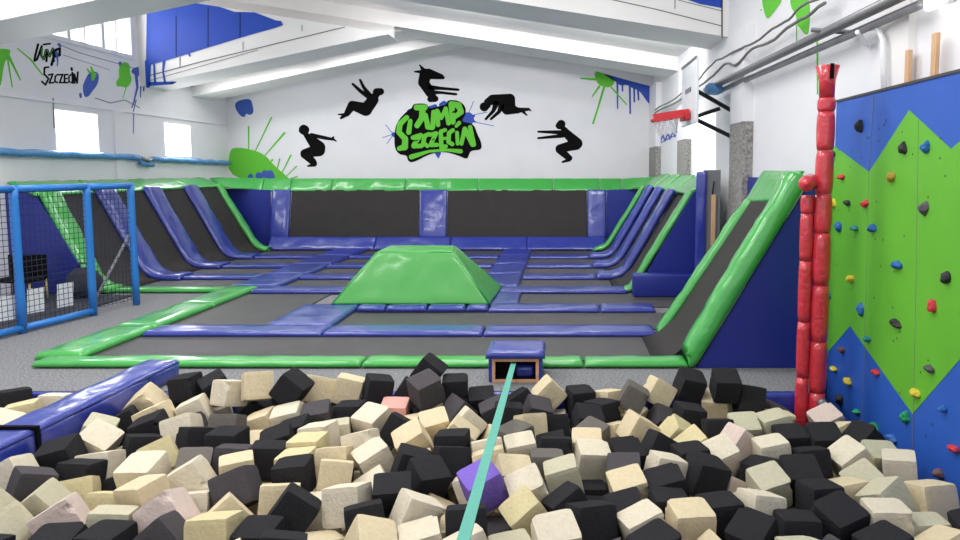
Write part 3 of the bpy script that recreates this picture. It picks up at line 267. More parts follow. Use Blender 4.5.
FIL='k,-5.705,3.458,-0.496,0.91,0.09,0.15,0.38,0.262;d,-5.369,3.383,-0.450,0.79,0.09,-0.37,0.49,0.262;y,-5.105,3.226,-0.499,0.83,0.05,-0.28,0.48,0.262;c,-5.097,3.598,-0.663,0.94,-0.10,0.15,0.28,0.262;g,-4.341,3.407,-0.453,0.74,0.26,0.00,0.62,0.262;c,-4.240,3.369,-0.786,0.81,0.09,-0.15,0.55,0.262;y,-3.913,3.486,-0.489,0.83,-0.10,-0.05,0.55,0.262;k,-3.570,3.463,-0.474,0.97,0.11,-0.23,0.03,0.262;y,-3.233,3.440,-0.537,0.95,-0.22,0.20,0.08,0.262;k,-2.923,3.533,-0.477,0.97,0.10,-0.16,0.18,0.262;d,-2.664,3.288,-0.487,0.87,-0.08,-0.23,0.44,0.262;c,-2.505,3.584,-0.501,0.78,-0.10,-0.07,0.61,0.262;y,-2.200,3.478,-0.602,0.86,-0.04,0.03,0.50,0.262;y,-1.885,3.445,-0.467,0.68,-0.07,-0.26,0.68,0.262;g,-1.508,3.381,-0.499,0.92,0.07,0.01,0.38,0.262;k,-1.252,3.475,-0.752,0.98,0.01,-0.16,0.06,0.262;y,-1.056,3.466,-0.443,0.92,0.26,0.28,-0.01,0.262;g,-0.723,3.438,-0.544,0.69,0.03,-0.17,0.71,0.262;k,-0.384,3.449,-0.591,0.94,0.17,-0.20,0.20,0.262;y,-0.090,3.521,-0.460,0.76,0.25,0.27,0.54,0.262;y,0.186,3.382,-0.532,0.81,0.16,-0.07,0.56,0.262;c,0.505,3.544,-0.573,0.94,0.22,0.21,0.17,0.262;k,0.884,3.442,-0.490,0.78,-0.07,0.41,0.47,0.262;y,1.153,3.385,-0.719,0.85,-0.15,-0.19,0.47,0.262;k,1.358,3.471,-0.426,0.84,0.24,0.23,0.43,0.262;w,1.642,3.315,-0.603,0.86,-0.01,-0.29,0.41,0.262;c,1.913,3.476,-0.430,0.69,0.12,0.32,0.64,0.262;d,2.235,3.461,-0.446,0.70,-0.15,0.15,0.68,0.262;c,2.509,3.545,-0.672,0.92,0.07,-0.34,0.17,0.262;w,2.760,3.399,-0.451,0.82,0.07,-0.20,0.53,0.262;y,-5.735,3.795,-0.534,0.97,0.10,0.24,0.01,0.262;k,-5.368,3.764,-0.500,0.84,0.28,0.10,0.46,0.262;y,-5.091,3.901,-0.438,0.86,0.28,0.13,0.40,0.262;w,-5.091,3.908,-0.784,0.99,-0.11,0.04,0.09,0.262;g,-4.333,3.781,-0.423,0.91,0.07,0.33,0.25,0.262;w,-4.158,3.667,-0.680,0.83,0.27,0.17,0.45,0.262;g,-3.899,3.844,-0.444,0.90,-0.21,0.06,0.37,0.262;k,-3.515,3.777,-0.476,0.96,-0.01,-0.23,0.13,0.262;g,-3.188,3.762,-0.490,1.00,0.07,0.02,0.06,0.262;y,-2.890,3.802,-0.690,0.90,-0.31,-0.22,0.20,0.262;c,-2.675,3.919,-0.448,0.97,0.22,-0.04,0.11,0.262;c,-2.357,3.820,-0.581,0.79,-0.09,-0.07,0.60,0.262;k,-2.067,3.807,-0.585,0.79,-0.17,-0.03,0.59,0.262;k,-1.742,3.775,-0.451,0.85,0.23,-0.11,0.46,0.262;g,-1.430,3.722,-0.539,0.99,-0.02,0.16,0.04,0.262;k,-1.269,3.852,-0.852,0.72,0.17,0.31,0.60,0.262;y,-1.085,3.810,-0.587,0.92,0.07,-0.31,0.24,0.262;k,-0.816,3.734,-0.441,0.75,-0.25,-0.11,0.60,0.262;y,-0.452,3.791,-0.517,0.83,-0.04,0.19,0.52,0.262;k,-0.098,3.841,-0.494,0.87,-0.10,0.07,0.47,0.262;k,0.151,3.726,-0.682,0.86,0.22,-0.09,0.45,0.262;d,0.401,3.834,-0.439,0.98,-0.02,-0.17,0.13,0.262;d,0.776,3.763,-0.460,0.91,0.23,-0.01,0.35,0.262;k,1.124,3.706,-0.573,0.90,-0.10,-0.21,0.37,0.262;d,1.320,3.848,-0.427,0.91,-0.10,-0.21,0.33,0.262;g,1.617,3.679,-0.607,0.78,0.15,-0.22,0.57,0.262;w,1.946,3.792,-0.489,0.91,-0.00,0.36,0.18,0.262;d,2.304,3.843,-0.538,0.91,-0.18,0.35,0.13,0.262;w,2.542,3.871,-0.709,0.69,-0.23,-0.25,0.65,0.262;d,2.760,3.754,-0.491,0.97,0.19,-0.07,0.09,0.262;w,-5.803,4.131,-0.463,0.82,0.36,0.21,0.40,0.262;c,-5.412,4.098,-0.711,0.95,-0.15,0.09,0.25,0.262;y,-5.084,4.258,-0.512,0.98,-0.09,-0.14,0.11,0.262;k,-4.244,4.030,-0.603,0.91,0.18,-0.35,0.10,0.262;w,-4.327,4.087,-0.929,0.76,0.10,0.26,0.59,0.262;d,-3.935,3.947,-0.808,0.90,0.12,-0.10,0.41,0.262;g,-3.936,4.200,-0.497,0.91,-0.04,-0.15,0.39,0.262;g,-3.690,4.029,-0.588,0.88,-0.17,0.31,0.32,0.262;g,-3.339,4.088,-0.500,0.76,-0.18,0.05,0.62,0.262;g,-3.011,4.168,-0.433,0.98,-0.11,0.11,0.11,0.262;k,-2.742,4.223,-0.450,0.99,-0.02,0.10,0.08,0.262;g,-2.447,4.186,-0.655,0.95,0.15,0.02,0.29,0.262;k,-2.191,4.102,-0.446,0.94,0.19,0.23,0.17,0.262;c,-1.817,3.996,-0.768,0.88,0.13,0.16,0.43,0.262;k,-1.623,4.073,-0.502,0.83,0.11,-0.01,0.54,0.262;k,-1.296,4.065,-0.525,0.84,0.01,-0.21,0.50,0.262;k,-0.960,4.147,-0.476,0.76,-0.09,0.04,0.64,0.262;g,-0.650,4.000,-0.436,0.90,0.07,0.01,0.43,0.262;k,-0.343,4.107,-0.452,0.85,-0.29,-0.11,0.43,0.262;d,0.017,4.150,-0.544,0.93,0.10,-0.01,0.34,0.262;k,0.386,4.138,-0.431,0.65,0.09,0.29,0.69,0.262;w,0.575,4.144,-0.726,0.88,0.12,0.29,0.34,0.262;w,0.740,4.140,-0.470,0.75,-0.32,-0.19,0.54,0.262;k,1.050,4.025,-0.593,0.95,-0.17,-0.13,0.21,0.262;d,1.337,4.162,-0.563,0.96,-0.02,-0.16,0.22,0.262;k,1.638,3.980,-0.582,0.79,0.13,-0.21,0.56,0.262;c,1.923,4.158,-0.697,0.91,0.18,0.29,0.24,0.262;k,2.105,4.117,-0.433,0.82,0.05,0.18,0.54,0.262;k,2.455,4.157,-0.518,0.79,-0.07,-0.24,0.56,0.262;k,2.740,4.123,-0.462,0.85,-0.25,0.01,0.46,0.262;d,-5.729,4.458,-0.470,0.75,0.32,0.01,0.57,0.262;k,-5.455,4.287,-0.421,0.79,-0.03,-0.33,0.53,0.262;g,-5.310,4.449,-0.696,0.86,-0.26,-0.17,0.40,0.262;d,-5.083,4.326,-0.863,0.97,-0.12,-0.22,-0.00,0.262;k,-4.274,4.325,-0.432,0.87,0.25,0.17,0.39,0.262;k,-4.066,4.442,-0.707,0.92,0.21,0.33,0.04,0.262;w,-3.909,4.586,-0.446,0.81,0.08,0.31,0.49,0.262;g,-3.680,4.403,-0.618,0.91,-0.15,-0.21,0.31,0.262;d,-3.256,4.428,-0.455,0.84,-0.03,-0.20,0.51,0.262;k,-2.918,4.475,-0.438,0.97,-0.03,-0.19,0.13,0.262;k,-2.557,4.475,-0.600,0.86,0.15,0.11,0.48,0.262;k,-2.246,4.462,-0.794,0.78,0.15,0.27,0.54,0.262;g,-2.162,4.467,-0.505,0.84,0.02,0.21,0.50,0.262;y,-1.859,4.326,-0.526,0.91,0.03,-0.28,0.31,0.262;w,-1.517,4.404,-0.538,0.95,0.07,0.19,0.23,0.262;d,-1.156,4.370,-0.662,0.85,-0.17,-0.28,0.42,0.262;d,-0.846,4.322,-0.779,0.71,-0.05,0.30,0.63,0.262;g,-0.551,4.331,-0.514,0.91,0.27,0.31,0.04,0.262;w,-0.359,4.411,-0.718,0.90,-0.04,0.38,0.20,0.262;d,-0.112,4.463,-0.504,0.70,-0.08,-0.29,0.65,0.262;g,0.058,4.408,-0.854,0.73,0.16,0.33,0.57,0.262;g,0.363,4.403,-0.698,0.93,-0.02,0.23,0.29,0.262;g,0.782,4.474,-0.736,0.85,-0.11,0.00,0.51,0.262;k,1.117,4.391,-0.737,0.89,0.16,-0.02,0.42,0.262;k,1.388,4.519,-0.670,0.95,0.02,-0.03,0.32,0.262;d,1.655,4.293,-0.474,0.82,-0.19,0.09,0.53,0.262;k,2.004,4.421,-0.429,0.97,-0.05,-0.25,0.02,0.262;y,2.225,4.209,-0.842,0.86,0.18,0.21,0.42,0.262;d,2.599,4.397,-0.782,0.73,0.12,0.33,0.59,0.262;d,2.760,4.483,-0.464,0.89,-0.21,-0.14,0.37,0.262;k,-5.711,4.801,-0.457,0.99,-0.05,0.08,0.07,0.262;g,-5.479,4.739,-0.759,0.94,-0.14,0.20,0.22,0.262;g,-5.077,4.637,-0.437,0.95,0.23,0.16,0.11,0.262;k,-5.076,4.688,-0.757,0.76,0.07,0.06,0.64,0.262;y,-4.310,4.684,-0.526,0.95,-0.23,0.04,0.19,0.262;k,-4.122,4.802,-0.795,0.89,-0.14,0.37,0.23,0.262;k,-3.845,4.617,-0.884,0.87,0.17,0.29,0.37,0.262;c,-3.707,4.759,-0.625,0.77,0.07,0.33,0.54,0.262;g,-3.407,4.618,-0.694,0.85,-0.00,-0.19,0.50,0.262;c,-3.077,4.679,-0.656,0.96,-0.04,-0.21,0.19,0.262;c,-2.766,4.804,-0.561,0.74,-0.14,-0.32,0.58,0.262;k,-2.450,4.798,-0.707,0.86,-0.08,-0.26,0.43,0.262;w,-2.184,4.845,-0.468,0.87,0.03,-0.34,0.36,0.262;c,-1.864,4.722,-0.462,0.84,-0.14,0.05,0.53,0.262;k,-1.694,4.609,-0.762,0.81,0.22,0.32,0.45,0.262;d,-1.330,4.686,-0.715,0.89,-0.33,-0.28,0.15,0.262;k,-1.005,4.715,-0.835,0.98,-0.14,-0.03,0.13,0.262;y,-0.692,4.648,-0.795,0.98,-0.13,-0.14,0.09,0.262;k,-0.452,4.678,-0.552,0.99,0.03,-0.00,0.11,0.262;d,-0.217,4.753,-0.844,0.81,0.37,0.16,0.42,0.262;c,0.085,4.745,-0.712,0.84,-0.26,-0.20,0.43,0.262;y,0.502,4.706,-0.711,0.88,0.23,0.27,0.32,0.262;d,0.772,4.788,-0.874,0.95,-0.18,0.23,0.14,0.262;d,1.127,4.754,-0.671,0.77,0.12,0.21,0.59,0.262;y,1.513,4.797,-0.881,0.92,0.14,-0.36,0.07,0.262;y,1.679,4.623,-0.625,0.95,0.13,0.12,0.27,0.262;w,2.020,4.706,-0.645,0.96,0.13,0.24,-0.03,0.262;d,2.313,4.507,-0.721,0.75,0.37,0.16,0.52,0.262;w,2.483,4.776,-0.738,0.87,-0.20,0.05,0.44,0.262;w,2.751,4.643,-0.923,0.84,0.07,0.22,0.49,0.262;d,-5.767,5.049,-0.608,0.93,-0.10,-0.34,0.11,0.262;w,-5.441,4.978,-0.480,0.89,0.28,0.23,0.28,0.262;g,-5.069,5.011,-0.834,0.95,-0.18,-0.21,0.16,0.262;w,-5.069,5.000,-0.441,0.80,-0.15,-0.09,0.57,0.262;w,-4.307,5.062,-0.530,0.85,-0.10,-0.11,0.50,0.262;c,-4.015,5.196,-0.846,0.83,0.29,0.16,0.45,0.262;y,-4.016,4.925,-0.491,0.95,-0.04,-0.05,0.30,0.262;g,-3.597,5.066,-0.865,0.69,0.28,0.25,0.62,0.262;d,-3.322,4.946,-0.692,0.98,0.19,-0.02,0.06,0.262;k,-2.996,5.065,-0.614,0.93,-0.14,0.14,0.33,0.262;k,-2.637,5.059,-0.748,0.84,-0.11,0.04,0.52,0.262;k,-2.318,5.066,-0.595,0.91,-0.07,-0.17,0.38,0.262;y,-1.847,5.070,-0.498,0.92,-0.08,-0.37,0.02,0.262;y,-1.937,4.960,-0.818,0.90,-0.19,0.22,0.32,0.262;w,-1.559,4.966,-0.741,0.95,0.10,-0.22,0.18,0.262;d,-1.206,5.004,-0.798,0.71,-0.22,-0.08,0.66,0.262;y,-1.037,4.943,-0.533,0.97,-0.01,-0.25,0.01,0.262;g,-0.681,4.970,-0.546,0.82,0.08,-0.04,0.57,0.262;g,-0.378,5.005,-0.581,0.97,0.22,0.02,0.03,0.262;y,-0.079,5.049,-0.750,0.96,-0.20,-0.16,0.14,0.262;y,0.293,4.978,-0.812,0.86,-0.05,0.11,0.49,0.262;k,0.629,5.118,-0.948,0.98,0.05,-0.19,0.02,0.262;d,0.784,4.999,-0.638,0.97,-0.12,0.18,0.11,0.262;y,1.078,5.112,-0.732,0.80,-0.06,0.26,0.54,0.262;y,1.394,4.971,-0.619,0.80,0.29,0.26,0.46,0.262;y,1.724,4.952,-0.542,0.72,-0.12,-0.08,0.68,0.262;w,2.045,4.998,-0.676,0.71,0.20,-0.05,0.67,0.262;k,2.321,5.043,-0.902,0.96,-0.17,-0.23,0.06,0.262;c,2.363,4.978,-0.474,0.73,-0.17,-0.24,0.62,0.262;k,2.760,4.935,-0.643,0.96,-0.01,-0.02,0.29,0.262;k,-5.960,5.356,-0.542,0.84,-0.06,-0.02,0.54,0.262;k,-5.624,5.311,-0.458,0.77,0.32,0.11,0.54,0.262;k,-5.270,5.297,-0.480,0.97,-0.01,0.20,0.14,0.262;d,-5.062,5.355,-0.728,0.93,0.11,0.24,0.26,0.262;k,-4.286,5.361,-0.643,0.79,-0.20,-0.13,0.57,0.262;g,-4.034,5.295,-0.524,0.79,-0.23,0.04,0.56,0.262;d,-3.739,5.109,-0.632,0.88,-0.15,-0.35,0.29,0.262;d,-3.640,5.325,-0.469,0.89,0.04,-0.32,0.33,0.262;d,-3.327,5.227,-0.556,0.74,0.30,0.12,0.59,0.262;k,-3.129,5.309,-0.783,0.91,-0.12,-0.31,0.26,0.262;w,-2.833,5.374,-0.620,0.78,-0.30,-0.23,0.50,0.262;y,-2.506,5.331,-0.725,0.82,0.01,0.25,0.51,0.262;k,-2.131,5.317,-0.599,0.93,-0.19,-0.06,0.32,0.262;w,-1.785,5.381,-0.599,0.89,-0.24,-0.31,0.25,0.262;g,-1.489,5.312,-0.783,0.78,-0.01,-0.23,0.58,0.262;g,-1.148,5.251,-0.505,0.99,0.14,-0.07,0.03,0.262;y,-0.897,5.340,-0.773,0.97,0.11,-0.19,0.10,0.262;k,-0.540,5.303,-0.627,0.93,0.08,0.30,0.18,0.262;w,-0.232,5.369,-0.729,0.86,0.05,0.30,0.40,0.262;g,0.046,5.403,-0.567,0.94,0.19,-0.27,0.07,0.262;k,0.349,5.361,-0.738,0.96,0.11,0.23,0.12,0.262;w,0.517,5.277,-0.471,0.82,-0.18,-0.16,0.52,0.262;w,0.883,5.380,-0.637,0.87,-0.13,0.22,0.42,0.262;y,1.224,5.324,-0.878,0.84,-0.18,0.16,0.49,0.262;d,1.604,5.307,-0.852,0.90,0.03,-0.37,0.24,0.262;w,1.630,5.305,-0.461,0.88,0.29,0.28,0.25,0.262;g,1.906,5.308,-0.662,0.96,0.01,0.17,0.21,0.262;g,2.242,5.333,-0.723,0.90,0.10,0.25,0.36,0.262;w,2.468,5.356,-1.000,0.98,-0.00,0.17,0.12,0.262;c,2.690,5.268,-0.740,0.90,0.10,-0.03,0.43,0.262;y,-5.758,5.613,-0.639,0.92,-0.08,-0.16,0.35,0.262;k,-5.443,5.597,-0.441,0.71,0.01,-0.37,0.60,0.262;c,-5.125,5.690,-0.756,0.94,-0.05,0.07,0.32,0.262;y,-5.058,5.578,-0.447,0.95,-0.12,-0.00,0.28,0.262;k,-4.281,5.550,-0.973,0.88,-0.04,0.37,0.31,0.262;y,-4.166,5.657,-0.691,0.99,-0.08,0.12,0.01,0.262;k,-3.875,5.522,-0.637,0.79,-0.05,0.10,0.60,0.262;w,-3.561,5.712,-0.506,0.72,-0.40,-0.08,0.56,0.262;k,-3.292,5.589,-0.636,0.88,0.21,-0.16,0.39,0.262;w,-2.971,5.686,-0.677,0.97,-0.13,-0.09,0.17,0.262;d,-2.624,5.654,-0.892,0.96,0.19,-0.12,0.13,0.262;g,-2.369,5.623,-0.611,0.83,-0.09,0.07,0.54,0.262;g,-2.054,5.630,-0.700,0.73,-0.02,0.19,0.66,0.262;w,-1.800,5.713,-0.469,0.92,0.18,0.32,0.17,0.262;k,-1.540,5.677,-0.797,0.88,0.31,0.23,0.26,0.262;c,-1.215,5.500,-0.749,0.91,0.18,-0.15,0.34,0.262;k,-0.942,5.695,-0.656,0.98,-0.18,0.09,0.06,0.262;c,-0.617,5.638,-0.647,0.94,-0.21,0.09,0.26,0.262;y,-0.408,5.693,-0.894,0.93,0.26,0.18,0.19,0.262;g,-0.076,5.712,-0.600,0.98,-0.05,-0.10,0.14,0.262;g,0.231,5.679,-0.773,0.74,0.19,0.17,0.62,0.262;k,0.623,5.566,-0.653,0.90,-0.19,-0.13,0.37,0.262;y,0.949,5.768,-0.566,0.96,-0.25,-0.10,-0.02,0.262;d,1.106,5.690,-0.873,0.74,0.08,0.34,0.57,0.262;w,1.488,5.607,-0.751,0.98,0.17,0.08,0.02,0.262;w,1.817,5.625,-0.665,0.84,0.02,0.09,0.54,0.262;k,1.992,5.527,-0.976,0.80,-0.11,0.02,0.59,0.262;k,2.085,5.470,-0.437,0.91,0.18,-0.34,0.15,0.262;k,2.486,5.613,-0.496,0.98,0.03,-0.18,0.06,0.262;y,2.760,5.628,-0.711,0.88,0.04,-0.31,0.35,0.262;y,-5.823,5.954,-0.460,0.89,0.14,-0.26,0.35,0.262;c,-5.542,5.892,-0.632,0.68,-0.00,0.36,0.64,0.262;y,-5.279,5.969,-0.904,0.80,-0.00,0.40,0.45,0.262;g,-5.050,5.944,-0.502,0.90,0.27,0.34,-0.01,0.262;w,-4.254,5.896,-0.900,0.93,-0.04,-0.36,0.05,0.262;k,-3.978,5.963,-0.683,0.89,0.18,0.00,0.42,0.262;c,-3.719,5.781,-0.793,0.81,-0.24,-0.21,0.49,0.262;k,-3.507,5.999,-0.879,0.84,0.25,0.26,0.41,0.262;k,-3.275,5.944,-0.691,0.74,-0.27,-0.14,0.60,0.262;y,-2.961,6.051,-0.583,0.90,0.06,-0.26,0.34,0.262;c,-2.728,5.886,-0.596,0.92,0.00,-0.15,0.36,0.262;k,-2.431,5.961,-0.500,0.98,-0.07,-0.19,0.08,0.262;c,-2.088,5.962,-0.673,0.83,-0.04,0.22,0.52,0.262;g,-1.840,5.944,-0.891,0.79,0.16,0.03,0.59,0.262;c,-1.607,5.921,-0.621,0.94,0.24,-0.25,0.09,0.262;k,-1.269,5.927,-0.682,0.96,0.16,0.13,0.19,0.262;c,-0.991,6.097,-0.666,0.87,-0.03,0.09,0.48,0.262;k,-0.710,5.949,-0.645,0.94,-0.02,0.14,0.30,0.262;y,-0.360,5.910,-0.606,0.80,0.08,-0.21,0.55,0.262;k,-0.079,6.031,-0.499,0.98,-0.14,-0.15,0.04,0.262;y,0.281,6.048,-0.454,0.90,-0.19,0.25,0.31,0.262;c,0.361,5.730,-0.475,0.87,-0.12,0.32,0.37,0.262;y,0.623,5.949,-0.707,0.90,0.24,0.11,0.34,0.262;k,0.943,6.054,-0.871,0.79,0.31,0.09,0.53,0.262;g,1.270,5.974,-0.812,0.80,-0.06,-0.07,0.59,0.262;c,1.608,5.920,-0.698,0.98,0.08,0.11,0.16,0.262;d,1.990,5.842,-0.697,0.76,-0.33,-0.15,0.54,0.262;c,2.285,5.726,-0.818,0.78,0.17,-0.06,0.60,0.262;k,2.668,5.919,-0.825,0.87,-0.11,0.32,0.37,0.262;y,2.752,5.990,-0.501,0.90,0.26,0.31,0.15,0.262;d,-5.968,6.265,-0.463,0.94,-0.00,-0.07,0.34,0.262;d,-5.619,6.256,-0.504,0.82,0.06,0.00,0.57,0.262;k,-5.291,6.136,-0.573,0.89,-0.29,-0.15,0.33,0.262;c,-5.045,6.240,-0.786,0.95,-0.03,0.28,0.15,0.262;k,-4.285,6.178,-0.707,0.95,0.22,0.01,0.24,0.262;d,-4.011,6.320,-0.687,0.94,0.02,0.23,0.26,0.262;k,-3.772,6.172,-0.828,0.91,0.14,0.14,0.37,0.262;g,-3.626,6.078,-0.517,0.89,-0.01,-0.14,0.43,0.262;k,-3.413,6.294,-0.703,0.92,0.23,0.25,0.21,0.262;y,-2.921,6.288,-0.865,0.95,-0.18,-0.18,0.19,0.262;c,-2.629,6.238,-0.571,0.93,-0.08,0.34,0.11,0.262;c,-2.243,6.235,-0.535,0.84,0.06,-0.07,0.53,0.262;g,-2.196,6.254,-0.869,0.90,0.02,-0.31,0.32,0.262;y,-1.876,6.252,-0.780,0.94,0.14,-0.29,0.14,0.262;c,-1.530,6.217,-0.746,0.91,-0.17,-0.37,-0.01,0.262;d,-1.363,6.136,-0.470,0.93,0.04,0.26,0.27,0.262;d,-1.000,6.439,-0.708,0.74,-0.16,0.18,0.63,0.262;d,-0.731,6.247,-0.904,0.92,-0.01,-0.25,0.32,0.262;d,-0.524,6.234,-0.542,0.90,-0.06,-0.28,0.33,0.262;y,-0.116,6.251,-0.745,0.91,-0.29,-0.26,0.16,0.262;g,0.168,6.316,-0.609,0.93,-0.17,0.31,0.06,0.262;k,0.429,6.257,-0.832,0.98,0.05,0.08,0.18,0.262;k,0.886,6.124,-0.553,0.70,-0.06,-0.11,0.70,0.262;y,1.169,6.262,-0.573,0.98,-0.03,-0.11,0.14,0.262;c,1.410,6.232,-0.864,0.83,0.20,0.12,0.50,0.262;c,1.652,6.233,-0.563,0.74,-0.03,0.04,0.67,0.262;g,1.935,6.202,-0.551,0.73,0.14,-0.08,0.67,0.262;c,2.160,6.084,-0.923,0.80,0.10,-0.10,0.58,0.262;k,2.540,6.177,-1.001,0.92,0.08,-0.19,0.32,0.262;y,2.487,6.162,-0.703,0.96,-0.01,-0.10,0.27,0.262;y,-5.782,6.540,-0.604,0.88,0.17,-0.36,0.27,0.262;w,-5.380,6.512,-0.640,0.79,-0.31,-0.00,0.52,0.262;d,-5.045,6.598,-0.832,0.91,-0.15,-0.10,0.37,0.262;c,-5.042,6.381,-0.467,0.66,0.16,0.32,0.67,0.262;y,-4.278,6.519,-0.476,0.68,-0.07,-0.31,0.66,0.262;y,-3.978,6.681,-0.568,0.97,-0.25,0.03,0.05,0.262;k,-3.751,6.514,-0.826,0.85,0.06,0.14,0.51,0.262;y,-3.416,6.541,-1.006,0.97,-0.09,-0.11,0.20,0.262;y,-3.301,6.604,-0.706,0.89,-0.07,-0.04,0.46,0.262;c,-3.088,6.368,-0.615,0.97,0.06,-0.14,0.18,0.262;c,-2.755,6.535,-0.552,0.93,0.18,0.31,0.09,0.262;c,-2.377,6.568,-0.512,0.96,-0.16,0.14,0.20,0.262;k,-2.053,6.557,-0.541,0.93,-0.16,0.28,0.16,0.262;k,-1.775,6.580,-0.717,0.77,-0.24,-0.22,0.55,0.262;c,-1.576,6.510,-0.462,0.90,-0.07,-0.37,0.21,0.262;k,-1.299,6.499,-0.684,0.98,0.18,-0.04,0.12,0.262;y,-0.941,6.719,-0.900,0.96,-0.06,0.17,0.22,0.262;c,-0.750,6.494,-0.516,0.98,0.05,-0.19,0.03,0.262;k,-0.515,6.439,-0.807,0.83,0.06,-0.24,0.51,0.262;c,-0.234,6.579,-0.668,0.97,-0.10,-0.12,0.21,0.262;g,0.065,6.637,-0.541,1.00,-0.06,-0.02,0.04,0.262;y,0.446,6.572,-0.722,0.97,0.16,-0.16,0.11,0.262;d,0.752,6.437,-0.663,0.88,-0.15,0.22,0.39,0.262;d,1.059,6.582,-0.643,0.93,0.24,0.11,0.25,0.262;k,1.398,6.504,-0.661,0.97,0.15,0.09,0.17,0.262;y,1.636,6.678,-0.550,0.95,0.17,0.03,0.26,0.262;k,1.859,6.457,-0.822,0.96,-0.25,-0.10,0.08,0.262;w,2.208,6.411,-0.771,0.95,-0.15,0.12,0.22,0.262;c,2.530,6.511,-0.878,0.79,-0.29,-0.22,0.50,0.262;w,2.760,6.328,-0.520,0.75,0.30,0.11,0.58,0.262;k,-5.747,6.876,-0.507,0.71,-0.10,-0.20,0.67,0.262;y,-5.395,6.863,-0.508,0.71,0.11,0.26,0.65,0.262;c,-5.076,6.952,-0.697,0.76,-0.15,-0.00,0.63,0.262;c,-5.039,6.675,-0.500,0.95,0.02,-0.31,0.04,0.262;d,-4.271,6.876,-0.600,0.73,-0.28,0.06,0.62,0.262;y,-4.020,6.805,-0.893,0.84,0.01,-0.10,0.53,0.262;k,-3.648,6.810,-0.775,0.85,0.29,0.13,0.42,0.262;k,-3.389,6.865,-0.975,0.74,0.26,0.25,0.57,0.262;c,-3.225,6.924,-0.642,0.91,-0.16,-0.01,0.39,0.262;g,-3.004,6.736,-0.646,0.90,-0.11,-0.16,0.38,0.262;k,-2.708,6.849,-0.535,0.96,0.24,-0.10,0.09,0.262;w,-2.404,6.902,-0.472,0.92,-0.12,-0.09,0.35,0.262;c,-2.220,6.935,-0.780,0.80,0.21,-0.10,0.55,0.262;k,-1.918,6.896,-0.699,0.73,0.00,0.11,0.67,0.262;d,-1.581,6.857,-0.492,0.93,0.23,-0.08,0.26,0.262;k,-1.324,6.831,-0.753,0.93,0.08,-0.30,0.21,0.262;k,-1.067,6.850,-0.574,0.98,-0.08,-0.20,0.04,0.262;g,-0.704,6.823,-0.655,0.93,-0.14,0.02,0.34,0.262;y,-0.395,6.867,-0.476,0.96,-0.19,-0.08,0.20,0.262;c,-0.129,6.951,-0.558,0.97,-0.16,0.03,0.18,0.262;d,0.128,6.880,-0.774,0.71,0.17,0.29,0.62,0.262;w,0.469,6.927,-0.723,0.96,-0.25,0.04,0.08,0.262;w,0.753,6.813,-0.727,0.72,-0.15,0.16,0.66,0.262;y,1.072,6.938,-0.745,0.79,-0.23,0.12,0.56,0.262;w,1.376,6.865,-0.539,0.97,0.14,0.04,0.19,0.262;g,1.698,7.003,-0.535,0.76,0.27,0.10,0.58,0.262;w,1.776,6.806,-0.859,0.82,-0.13,-0.29,0.48,0.262;k,2.088,6.688,-0.758,0.98,-0.04,-0.15,0.15,0.262;d,2.381,6.642,-0.608,0.92,0.20,-0.13,0.32,0.262;g,2.760,6.658,-0.631,0.78,-0.27,-0.05,0.57,0.262;y,-5.668,7.200,-0.650,0.93,-0.00,0.16,0.34,0.262;c,-5.311,7.166,-0.499,0.98,-0.15,-0.00,0.10,0.262;y,-5.024,7.246,-0.480,0.97,0.17,-0.09,0.16,0.262;c,-5.024,7.258,-0.828,0.87,0.16,0.08,0.45,0.262;g,-4.267,7.061,-0.956,0.94,-0.21,-0.25,-0.05,0.262;y,-3.983,7.258,-0.911,0.89,0.32,0.18,0.28,0.262;g,-3.876,7.043,-0.648,0.94,0.03,-0.15,0.30,0.262;k,-3.562,7.162,-0.862,0.91,0.08,0.26,0.32,0.262;d,-3.242,7.258,-0.817,0.95,0.19,-0.15,0.20,0.262;w,-2.966,7.100,-0.800,0.86,-0.06,0.35,0.37,0.262;k,-2.834,7.122,-0.470,0.90,0.22,0.22,0.30,0.262;g,-2.563,6.984,-0.784,0.99,0.12,-0.07,0.07,0.262;c,-2.027,7.222,-0.789,0.73,-0.32,-0.11,0.59,0.262;k,-1.781,7.211,-0.579,0.98,-0.15,-0.12,-0.02,0.262;k,-1.656,7.045,-0.826,0.97,-0.19,0.13,0.09,0.262;y,-1.357,7.152,-0.924,0.94,0.00,-0.34,0.01,0.262;c,-1.053,7.199,-0.792,0.80,-0.04,-0.23,0.56,0.262;c,-0.714,7.031,-1.085,0.72,0.18,-0.16,0.65,0.262;y,-0.332,7.134,-1.099,0.80,-0.00,-0.18,0.57,0.262;k,-0.078,7.242,-0.816,0.80,-0.33,-0.06,0.50,0.262;y,0.204,7.205,-0.650,0.76,0.15,0.05,0.64,0.262;k,0.467,7.258,-0.860,0.85,0.04,0.16,0.49,0.262;w,0.771,7.170,-0.666,0.92,-0.18,-0.26,0.25,0.262;c,0.921,7.193,-0.964,0.76,0.33,0.03,0.55,0.262;k,1.255,7.214,-0.828,0.72,0.08,-0.23,0.65,0.262;g,1.610,7.175,-0.791,0.86,-0.33,-0.25,0.31,0.262;w,1.934,7.258,-0.696,0.87,-0.01,-0.34,0.35,0.262;k,2.109,6.977,-0.884,0.94,-0.07,-0.24,0.24,0.262;w,2.425,6.980,-0.725,0.98,-0.17,0.05,0.10,0.262;w,2.760,6.980,-0.858,0.85,0.14,-0.41,0.32,0.262'
# ================================================================ SETTING
XL=-10.6; YB=22.5
def rz(x): return 4.95+.155*(3.25-x)           # underside of the right hand roof beams
def lz(x): return 4.5+.206*(x-XL)              # underside of the left hand roof beams
